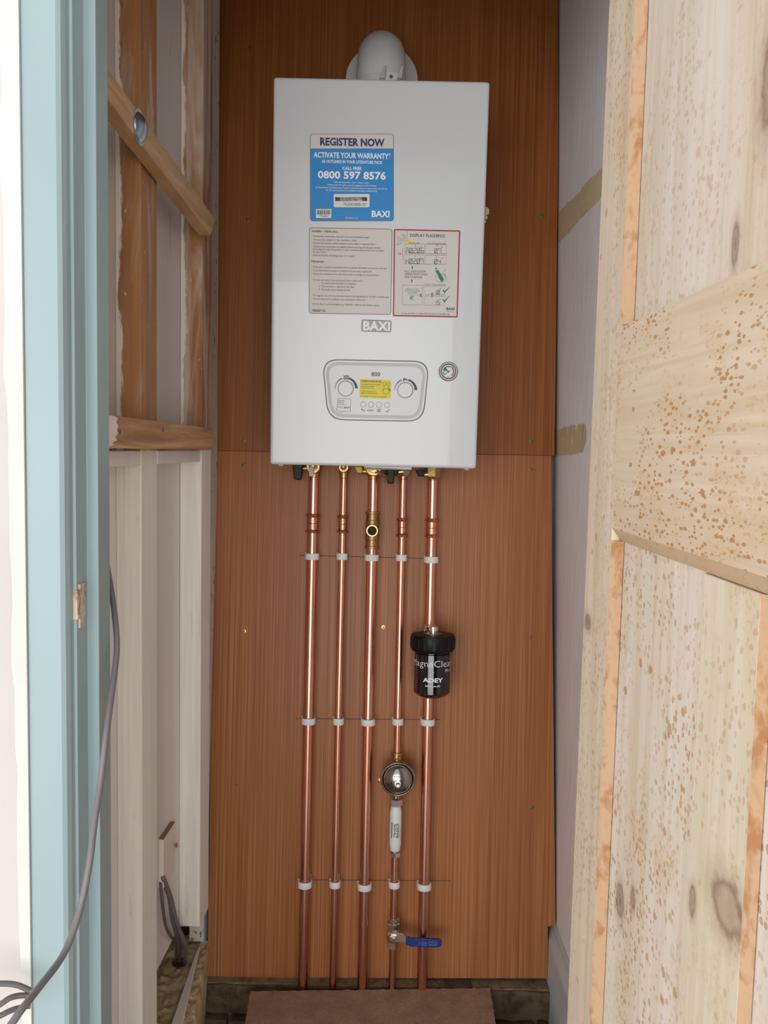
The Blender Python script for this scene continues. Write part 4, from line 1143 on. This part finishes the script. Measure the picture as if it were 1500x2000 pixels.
# outline letters are spaced singly so they follow the curve
wrap_text([('MagnaClean', -rt * 0.06, fy(1297), rt * 2.72, 0.0135, -0.012, 0), ('Micro2', rt * 1.02, fy(1311), rt * 0.62, 0.0070, -0.01, 0),
           ('ADEY', rt * 0.0, fy(1329), rt * 1.10, 0.0082, 0.03, 0), ('baxi.co.uk', -0.0002, fy(1340), rt * 0.80, 0.0045, 0.005, 0)], rt, FN, 'lettering', M['ink_white'], flt)
wrap_text([('4', 0.0012, fy(1314.5), 0.0022, 0.0032, 0, 0)], rt, FN, 'small_print', M['plastic_grey'], flt)

# ------------------------------------------------------------------ round steel vessel on the fourth pipe
AN = 0.060
au, av = pf(777, 1520.5, AN)
ar = thing('expansion_vessel', 'small round polished steel shock arrestor on the fourth pipe', 'vessel', PM(au, av))
R0 = 34.2 * (1.8 - AN) / FPX
MB().lathe([(R0 * 0.35, -0.030), (R0 * 0.80, -0.022), (R0 * 0.97, -0.010), (R0 * 0.97, 0.0)], (0, 0, AN), (0, 0, 1), 48).build('rear_shell', M['steel'], ar)
MB().lathe([(R0 * 0.92, -0.006)] + [(R0 * (0.925 + 0.075 * math.cos(t)), 0.007 * math.sin(t)) for t in [PI * (k / 10 - 0.5) for k in range(0, 16)]], (0, 0, AN), (0, 0, 1), 56, True, False).build('rolled_rim', M['steel'], ar)
dome = [(R0 * 0.90, 0.000)] + [(R0 * 0.85 * math.cos(t), 0.001 + 0.020 * math.sin(t)) for t in [PI / 2 * k / 12 for k in range(13)]]
MB().lathe(dome, (0, 0, AN), (0, 0, 1), 56).build('dome', M['steel'], ar)
def dome_pt(x, y, lift=0.0004):
    rr = min(0.999, math.hypot(x, y) / (R0 * 0.85))
    return (x, y, AN + 0.001 + 0.020 * math.sqrt(1 - rr * rr) + lift)
lines = [('altecnic', 0, 0.0110, 0.0185, 0.0044, 0.02), ('Shock arrestor', -0.007, 0.0062, 0.011, 0.0014, 0), ('PN 10 bar', -0.007, 0.0040, 0.010, 0.0014, 0.01), ('Precharge pressure', 0.009, 0.0030, 0.012, 0.0012, 0),
         ('Max. pressure 10 bar', -0.0085, 0.0010, 0.013, 0.0013, 0), ('Max. temp 90 C', 0.011, 0.0000, 0.010, 0.0012, 0), ('Capacity 0.16 litre', -0.0105, -0.0020, 0.011, 0.0012, 0), ('Test pressure', -0.0110, -0.0046, 0.010, 0.0012, 0),
         ('Do not drill', 0.0110, -0.0040, 0.008, 0.0012, 0), ('Fit upstream of', -0.0105, -0.0072, 0.011, 0.0012, 0), ('mains water', 0.0105, -0.0072, 0.009, 0.0012, 0), ('Made in Italy', -0.0085, -0.0100, 0.009, 0.0012, 0), ('CE marked', 0.0085, -0.0100, 0.008, 0.0012, 0)]
mbt = MB()
for t, xc, y, w_, h_, b_ in lines:
    vs_, fs_ = text_mesh(t, b_); mnx, mxx = min(v[0] for v in vs_), max(v[0] for v in vs_)
    mbt.add([dome_pt(xc + (v[0] - (mnx + mxx) / 2) * w_ / (mxx - mnx), y + (v[1] - 0.345) * h_ / 0.69) for v in vs_], fs_)
me = bpy.data.meshes.new('lettering'); me.from_pydata(mbt.v, [], mbt.f); me.materials.append(M['ink'])
o_ = bpy.data.objects.new('lettering', me); COL.objects.link(o_); o_.parent = ar
p0 = dome_pt(0.0, -0.0055, 0)
MB().lathe([(0.0068, -0.001), (0.0068, 0.0008), (0.0048, 0.001), (0.0044, 0.0030), (0.0044, 0.009), (0.0036, 0.0102), (0.0, 0.0102)], p0, (0, 0, 1), 24).build('air_valve', M['chrome'], ar)
xq = US[3] - au
yq = lambda py, n=PN: pf(777, py, n)[1] - av
MB().lathe([(RAD[3], yq(1485)), (RAD[3] + 0.003, yq(1484)), (RAD[3] + 0.003, yq(1474)), (RAD[3] + 0.0045, yq(1473)), (RAD[3] + 0.0045, yq(1469)), (RAD[3], yq(1468))], (xq, 0, PN), (0, 1, 0), 20).build('top_adaptor', M['brass'], ar)
MB().cyl((xq, yq(1485), PN), (xq, yq(1560), PN), 0.010).build('through_tube', M['steel'], ar)
MB().lathe([(0.0085, yq(1574)), (0.0148, yq(1572)), (0.0148, yq(1560)), (0.010, yq(1556))], (xq, 0, PN), (0, 1, 0), 6, False, True, 0.25).build('lower_nut', M['chrome'], ar)
a_, b_ = pf(741.5, 1527, 0.012)
MB().lathe([(0.0045, 0), (0.0045, 0.0018), (0.002, 0.0026)], (a_ - au, b_ - av, 0.001), (0, 0, 1), 12).build('side_screw', M['brass'], ar)

# ------------------------------------------------------------------ white scale inhibitor
su, sv = pf(773, 1660, PN)
si = thing('scale_inhibitor', 'white plastic inline scale inhibitor tube with black lettering below the steel vessel', 'inhibitor', PM(US[3], sv))
ys_ = lambda py: pf(773, py, PN)[1] - sv
rs = 0.0128
MB().lathe([(0.0098, ys_(1661)), (0.0108, ys_(1659)), (rs, ys_(1648)), (rs, ys_(1584)), (0.0108, ys_(1576)), (0.0098, ys_(1574))], (0, 0, PN), (0, 1, 0), 32).build('tube', M['plastic_matt'], si)
MB().lathe([(rs + 0.0002, ys_(1634)), (rs + 0.0002, ys_(1602))], (0, 0, PN), (0, 1, 0), 32, True, False).build('label_band', M['paper_white'], si)
rl = rs + 0.0005
wrap_text([('TRADE', -0.0022, ys_(1618), 0.029, 0.0046, 0.02, 1), ('BASICS', 0.0036, ys_(1618), 0.031, 0.0046, 0.02, 1), ('Scale inhibitor', 0.0112, ys_(1620), 0.022, 0.0020, 0.0, 1)], rl, PN, 'lettering', M['ink'], si)
mb = MB()
for x, y0, y1, w_ in ((-0.0088, 1633, 1603, 0.0022), (0.0070, 1632, 1606, 0.0008)):
    th0, th1 = (x - w_ / 2) / rl, (x + w_ / 2) / rl
    mb.add([(rl * math.sin(t), ys_(y), PN + rl * math.cos(t)) for t, y in ((th0, y0), (th1, y0), (th1, y1), (th0, y1))], [(0, 1, 2, 3)])
mb.build('label_bars', M['ink'], si)
MB().lathe([(0.0080, ys_(1673)), (0.0112, ys_(1672)), (0.0112, ys_(1664)), (0.009, ys_(1661))], (0, 0, PN), (0, 1, 0), 6, False, True, 0.1).build('compression_nut', M['chrome'], si)
MB().lathe([(0.0102, ys_(1664.5)), (0.0102, ys_(1660.5))], (0, 0, PN), (0, 1, 0), 24).build('olive', M['copper_fit'], si)
MB().lathe([(0.0088, ys_(1576)), (0.0088, ys_(1570))], (0, 0, PN), (0, 1, 0), 24).build('olive', M['copper_fit'], si)

# ------------------------------------------------------------------ ball valve with blue lever
bu, bv = pf(771, 1850, PN)
bvv = thing('ball_valve', 'chrome ball valve with blue lever near the floor', 'valve', PM(US[3], bv))
yb_ = lambda py, n=PN: pf(771, py, n)[1] - bv
MB().lathe([(0.0085, yb_(1852)), (0.0122, yb_(1850)), (0.0122, yb_(1839)), (0.0125, yb_(1836))], (0, 0, PN), (0, 1, 0), 6, False, True, 0.3).build('lower_nut', M['chrome'], bvv)
MB().lathe([(0.0100, yb_(1839)), (0.0142, yb_(1834)), (0.0155, yb_(1827)), (0.0142, yb_(1819)), (0.0105, yb_(1815)), (0.0105, yb_(1810))], (0, 0, PN), (0, 1, 0), 28).build('body', M['chrome'], bvv)
MB().lathe([(0.0146, yb_(1813)), (0.0146, yb_(1802)), (0.0125, yb_(1800))], (0, 0, PN), (0, 1, 0), 6, False, True, 0.1).lathe([(0.0124, yb_(1801)), (0.0134, yb_(1799)), (0.0134, yb_(1796)), (0.0085, yb_(1793))], (0, 0, PN), (0, 1, 0), 24).build('upper_nut', M['chrome'], bvv)
yh = yb_(1830, PN + 0.025)
MB().cyl((0.001, yh, PN), (0.001, yh, PN + 0.024), 0.0085).build('stem', M['chrome'], bvv)
LN = PN + 0.024
xp = lambda px: pf(px, 1838, LN)[0] - US[3]
yp = lambda py: pf(820, py, LN)[1] - bv
lev = MB().prism([(xp(766), yp(1834)), (xp(774), yp(1824)), (xp(787), yp(1824)), (xp(789), yp(1829)), (xp(796), yp(1829.5)), (xp(796), yp(1843)), (xp(787), yp(1841)), (xp(774), yp(1841))], LN - 0.002, LN + 0.001).build('lever', M['chrome'], bvv, 0.0006, 1)
MB().lathe([(0.0092, 0), (0.0092, 0.005), (0.0052, 0.0055), (0.0052, 0.009), (0, 0.0095)], (0.001, yh, LN), (0, 0, 1), 6, False).build('lever_nut', M['chrome'], lev)
grip_px = [(792.5, 1829), (797, 1830), (802, 1832.3), (855, 1832.6)] + [(855 + 8.2 * math.sin(PI * k / 8), 1840.4 - 8 * math.cos(PI * k / 8)) for k in range(1, 8)] + [(855, 1848.5), (802, 1848.2), (797, 1846), (792.5, 1844)]
MB().prism([(xp(x), yp(y)) for x, y in grip_px], LN - 0.0035, LN + 0.0035).build('grip', M['lever_blue'], lev, 0.0012, 2)
ik = Ink(PF, LN + 0.0037); U0 = (US[3], bv)
lx = lambda x: 780 + x / 15; ly = lambda y: 1810 + y / 15
ik.stroke([(lx(655), ly(430)), (lx(655), ly(550))], 0.6).stroke([(lx(660), ly(540)), (lx(810), ly(548))], 1.1).text('inta', lx(672), lx(805), ly(470), 4.6, 0.02)
ik.frame(lx(860), ly(435), lx(1105), ly(548), 0.7, 1.0).text('4 WRAS', lx(885), lx(1080), ly(478), 2.8).stroke([(lx(870), ly(530)), (lx(1095), ly(530))], 1.0)
ik.arc(lx(545), ly(485), 3.6, 60, -60, 0.9, 10).stroke([(lx(490), ly(425)), (lx(530), ly(425))], 0.9).stroke([(lx(480), ly(545)), (lx(525), ly(545))], 0.9)
g_ = ik.build('grip_print', M['lever_print'], lev)
g_.data.transform(Matrix.Translation((-US[3], -bv, 0)))

# ------------------------------------------------------------------ carpet-covered floor board
q_ = [hit_z(*p, 0.092) for p in ((489, 1936), (957, 1930), (968, 2000), (478, 2000))]
dl, dr = q_[3] - q_[0], q_[2] - q_[1]
kf = (q_[0].y - 1.12) / (q_[0].y - q_[3].y)
near_l, near_r = q_[0] + dl * kf, q_[1] + dr * kf
cb = thing('carpet_board', 'brown carpeted board covering the floor gap in front of the pipes', 'carpet board', Matrix.Translation((0, 1.4, 0.0)))
off = Vector((0, 1.4, 0))
top = [q_[0] - off, q_[1] - off, near_r - off, near_l - off]
mb = MB(); nx, ny = 60, 60
grid = []
for j in range(ny + 1):
    for i in range(nx + 1):
        a_ = top[0].lerp(top[1], i / nx); b_ = top[3].lerp(top[2], i / nx); p = a_.lerp(b_, j / ny)
        if j == 0: p = p + Vector((0, 0.003 * mnoise.noise((i * 0.9, 0, 0)), 0))
        if i in (0, nx): p = p + Vector((0.003 * mnoise.noise((j * 0.9, i, 0)), 0, 0))
        p.z += 0.0012 * mnoise.noise((p.x * 160, p.y * 160, 0))
        grid.append(p)
fs = [(j * (nx + 1) + i, j * (nx + 1) + i + 1, (j + 1) * (nx + 1) + i + 1, (j + 1) * (nx + 1) + i) for j in range(ny) for i in range(nx)]
edge = [i for i in range(nx + 1)] + [(j * (nx + 1) + nx) for j in range(1, ny + 1)] + [ny * (nx + 1) + i for i in range(nx - 1, -1, -1)] + [j * (nx + 1) for j in range(ny - 1, 0, -1)]
n0 = len(grid); grid += [grid[e] + Vector((0, 0, -0.012)) for e in edge]
fs += [(edge[k], edge[(k + 1) % len(edge)], n0 + (k + 1) % len(edge), n0 + k) for k in range(len(edge))]
mb.add(grid, fs, True).build('carpet', M['carpet'], cb)
tz = top[0].z - 0.012
MB().hexa([(p.x * 0.985, p.y * 0.99, tz - 0.018) for p in top], [(p.x * 0.985, p.y * 0.99, tz) for p in top]).build('plywood', M['raw'], cb)

# ------------------------------------------------------------------ pine door
door = thing('pine_door', 'stripped pine panel door standing open at the right, speckled brown', 'door', DF.M)
rt_ = (DF.hit(1230, 629)[1] + DF.hit(1490, 514)[1]) / 2
rbm = (DF.hit(1212, 1036)[1] + DF.hit(1490, 1126)[1]) / 2
s_st = (DF.hit(1203, 900)[0] + DF.hit(1219, 400)[0] + DF.hit(1185, 1300)[0]) / 3
s_m0 = (DF.hit(1347, 1300)[0] + DF.hit(1392, 350)[0]) / 2
s_m1 = DF.hit(1455, 1300)[0]
CH_ = 0.012
kn = DF.hit
def K(px, py, rx, ry, dk): a_, b_ = kn(px, py); return (a_, b_, rx, ry, dk)
DZ0, DZ1, DW = 0.085, 1.95, 0.69
def member(name, s0, s1, z0, z1, mat, ch=(0, 0, 0, 0)):
    """ch: chamfer widths on left(s0), right(s1), bottom, top"""
    l, r, b, t = ch; dpt = 0.010
    mb_ = MB()
    f_ = [(s0 + l, z0 + b, 0), (s1 - r, z0 + b, 0), (s1 - r, z1 - t, 0), (s0 + l, z1 - t, 0)]
    o_ = [(s0, z0, -dpt if (l or b) else 0), (s1, z0, -dpt if (r or b) else 0), (s1, z1, -dpt if (r or t) else 0), (s0, z1, -dpt if (l or t) else 0)]
    k_ = [(p[0], p[1], -0.036) for p in o_]
    mb_.add(f_ + o_ + k_, [(0, 1, 2, 3), (0, 4, 5, 1), (1, 5, 6, 2), (2, 6, 7, 3), (3, 7, 4, 0), (4, 8, 9, 5), (5, 9, 10, 6), (6, 10, 11, 7), (7, 11, 8, 4), (11, 10, 9, 8)])
    return mb_.build(name, mat, door)
P_st = pine('pine_stile', 1, (220, 200, 177), [K(1148, 1215, 0.012, 0.009, 1)], 0.7)
P_rail = pine('pine_rail', 0, (218, 196, 170), [], 1.15)
P_pan = pine('pine_panel', 1, (222, 207, 190), [K(1192, 1760, 0.011, 0.018, 1.0), K(1216, 1756, 0.006, 0.010, 0.5)], 0.95)
P_pan_up = pine('pine_panel_upper', 1, (222, 208, 192), [], 0.45)
P_mun = pine('pine_muntin', 1, (222, 206, 183), [K(1400, 1775, 0.026, 0.020, 0.3), K(1332, 1758, 0.006, 0.012, 0.6)], 0.5)
P_mun_up = pine('pine_muntin_upper', 1, (218, 200, 181), [K(1484, 150, 0.014, 0.034, 0.7), K(1414, 478, 0.006, 0.016, 1.0)], 0.3)
P_ch = pine('pine_chamfer', 1, (196, 164, 132), [], 0.4, 0.5)
P_chr = pine('pine_chamfer_rail', 0, (206, 178, 144), [K(1388, 1064, 0.004, 0.004, 1)], 0.4)
G1 = 0.0012
member('stile', 0.0, s_st, DZ0, DZ1, P_st)
member('stile', DW - 0.1, DW, DZ0, DZ1, P_st)
member('lock_rail', s_st + G1, DW - 0.1 - G1, rbm, rt_, P_rail)
member('bottom_rail', s_st + G1, DW - 0.1 - G1, DZ0, DZ0 + 0.16, P_rail)
member('top_rail', s_st + G1, DW - 0.1 - G1, DZ1 - 0.1, DZ1, P_rail)
lz0, lz1, uz0, uz1 = DZ0 + 0.16, rbm, rt_, DZ1 - 0.1
PD, PD2 = 0.009, 0.0130
HM = -0.0075                                  # muntins stand only just proud of the panel on their hinge side
for z0, z1, mt, mm in ((lz0, lz1 - CH_, P_pan, P_mun), (uz0, uz1, P_pan_up, P_mun_up)):
    MB().bbox((s_m0, z0 + G1, -0.036), (s_m1, z1 - G1, HM)).build('muntin', mm, door, 0.0006, 1)
    MB().bbox((s_st - 0.004, z0 - 0.002, -PD - 0.012), (s_m0 - 0.0006, z1 + 0.004, -PD)).build('panel', mt, door)
    MB().bbox((s_m1 - 0.004, z0 - 0.002, -PD2 - 0.012), (DW - 0.1 + 0.004, z1 + 0.004, -PD2)).build('panel', mt, door)
def strip(a, b, s0, s1, mat, upright=True):
    """chamfer strip: from point a (position, depth) down to b, running between s0 and s1"""
    sec = [(a[0], a[1]), (b[0], b[1]), (a[0], b[1])]
    P_ = (lambda t, q_: (q_[0], t, q_[1])) if upright else (lambda t, q_: (t, q_[0], q_[1]))
    vs_ = [P_(t, q_) for t in (s0, s1) for q_ in sec]
    MB().add(vs_, [(0, 1, 2), (5, 4, 3), (0, 3, 4, 1), (1, 4, 5, 2), (2, 5, 3, 0)]).build('chamfer', mat, door)
for z0, z1 in ((lz0, lz1 - CH_), (uz0, uz1)):
    strip((s_st, 0), (s_st + CH_, -PD + 0.0008), z0 + 0.002, z1, P_ch)
    strip((s_m1, HM), (s_m1 + 0.009, -PD2 + 0.0008), z0 + 0.002, z1 - 0.001, P_ch)
strip((lz1, 0), (lz1 - CH_, -PD + 0.001), s_st + 0.001, DW - 0.101, P_chr, False)
strip((uz1, 0), (uz1 - CH_, -PD + 0.001), s_st + 0.001, DW - 0.101, P_chr, False)
strip((lz0, 0), (lz0 + CH_, -PD + 0.001), s_st + 0.001, DW - 0.101, P_chr, False)

# ------------------------------------------------------------------ cables
def at_d(px, py, d): return CAM + ray(px, py) * d
pts = [(14, 2012, .70), (45, 1968, .715), (75, 1930, .74), (125, 1862, .785), (155, 1780, .808), (174, 1690, .820), (184, 1610, .835), (196, 1530, .852), (208, 1430, .868), (220, 1340, .905), (228, 1270, .935), (225, 1210, .955), (216, 1145, .975), (207, 1090, .99), (200, 1000, 1.0)]
P = smooth_path([at_d(*p) for p in pts], 8)
c = MB().tube(P, 0.0034, 12).build('cable', M['cable'])
tag(c, 'long grey cable curving down in front of the mint door frame', 'cable')
def floor_cable(pts, label):
    P_ = smooth_path([at_d(*p) for p in pts], 8)
    tag(MB().tube(P_, 0.0029, 10).build('cable', M['cable_dark']), label, 'cable', 'loose cables at bottom left')
floor_cable([(-60, 1940, .84), (-15, 1924, .842), (8, 1921, .844), (34, 1924, .846), (60, 1935, .848)], 'grey cable loop at bottom left edge, topmost of three')
floor_cable([(-40, 1985, .83), (0, 1962, .834), (18, 1950, .838), (36, 1945, .843), (60, 1944, .848)], 'grey cable loop at bottom left edge, middle of three')
floor_cable([(-40, 2002, .83), (0, 1984, .834), (18, 1975, .838), (36, 1969, .843), (60, 1964, .848)], 'grey cable loop at bottom left edge, lowest of three')
HOLE = hit_z(349, 1888, 0.150)
DH = (HOLE - CAM).dot(F_)
def lh(px, py, h): return LF.w(*LF.hit(px, py, h), h)
def trio(pts, r, mat, label):
    P_ = smooth_path(pts, 8)
    tag(MB().tube(P_, r, 10).build('cable', M[mat]), label, 'cable', 'cables entering the mortar hole')
trio([lh(313, 1700, -0.004), lh(319, 1716, 0.008), lh(333, 1752, 0.012), lh(344, 1800, 0.014), lh(357, 1832, 0.018), at_d(365, 1856, 1.62), at_d(360, 1880, DH), HOLE + Vector((0.009, 0, -0.02))], 0.0042, 'cable', 'thick grey cable on the right of three entering the mortar hole')
trio([lh(312, 1706, -0.003), lh(318, 1722, 0.006), lh(330, 1752, 0.008), lh(336, 1795, 0.010), lh(345, 1826, 0.012), at_d(352, 1850, 1.62), at_d(350, 1880, DH), HOLE + Vector((0.0, 0, -0.02))], 0.0036, 'cable_dark', 'grey cable in the middle of three entering the mortar hole')
trio([lh(312, 1716, -0.002), lh(314, 1726, 0.004), lh(317, 1762, 0.008), lh(323, 1806, 0.009), lh(333, 1828, 0.009), at_d(344, 1843, 1.63), at_d(343, 1880, DH), HOLE + Vector((-0.009, 0, -0.02))], 0.0028, 'cable_dark', 'thin grey cable looping left of the other two above the mortar hole')
MB().lathe([(0.015, 0), (0.015, 0.003), (0.0, 0.0031)], (HOLE.x + 0.002, HOLE.y, 0.1575), (0, 0, 1), 16).build('hole_shade_disc', M['soil_shade'], wl)  # dark disc laid on the mortar, painting the shade of the hole
sc_ = lh(335, 1650, 0.0)
MB().lathe([(0.0028, 0), (0.0028, 0.012), (0.005, 0.0125), (0.005, 0.015), (0.0, 0.0155)], LF.w(*LF.hit(337, 1650, 0.006), 0.0), LF.ez, 10).build('protruding_screw', M['brass'], wl)
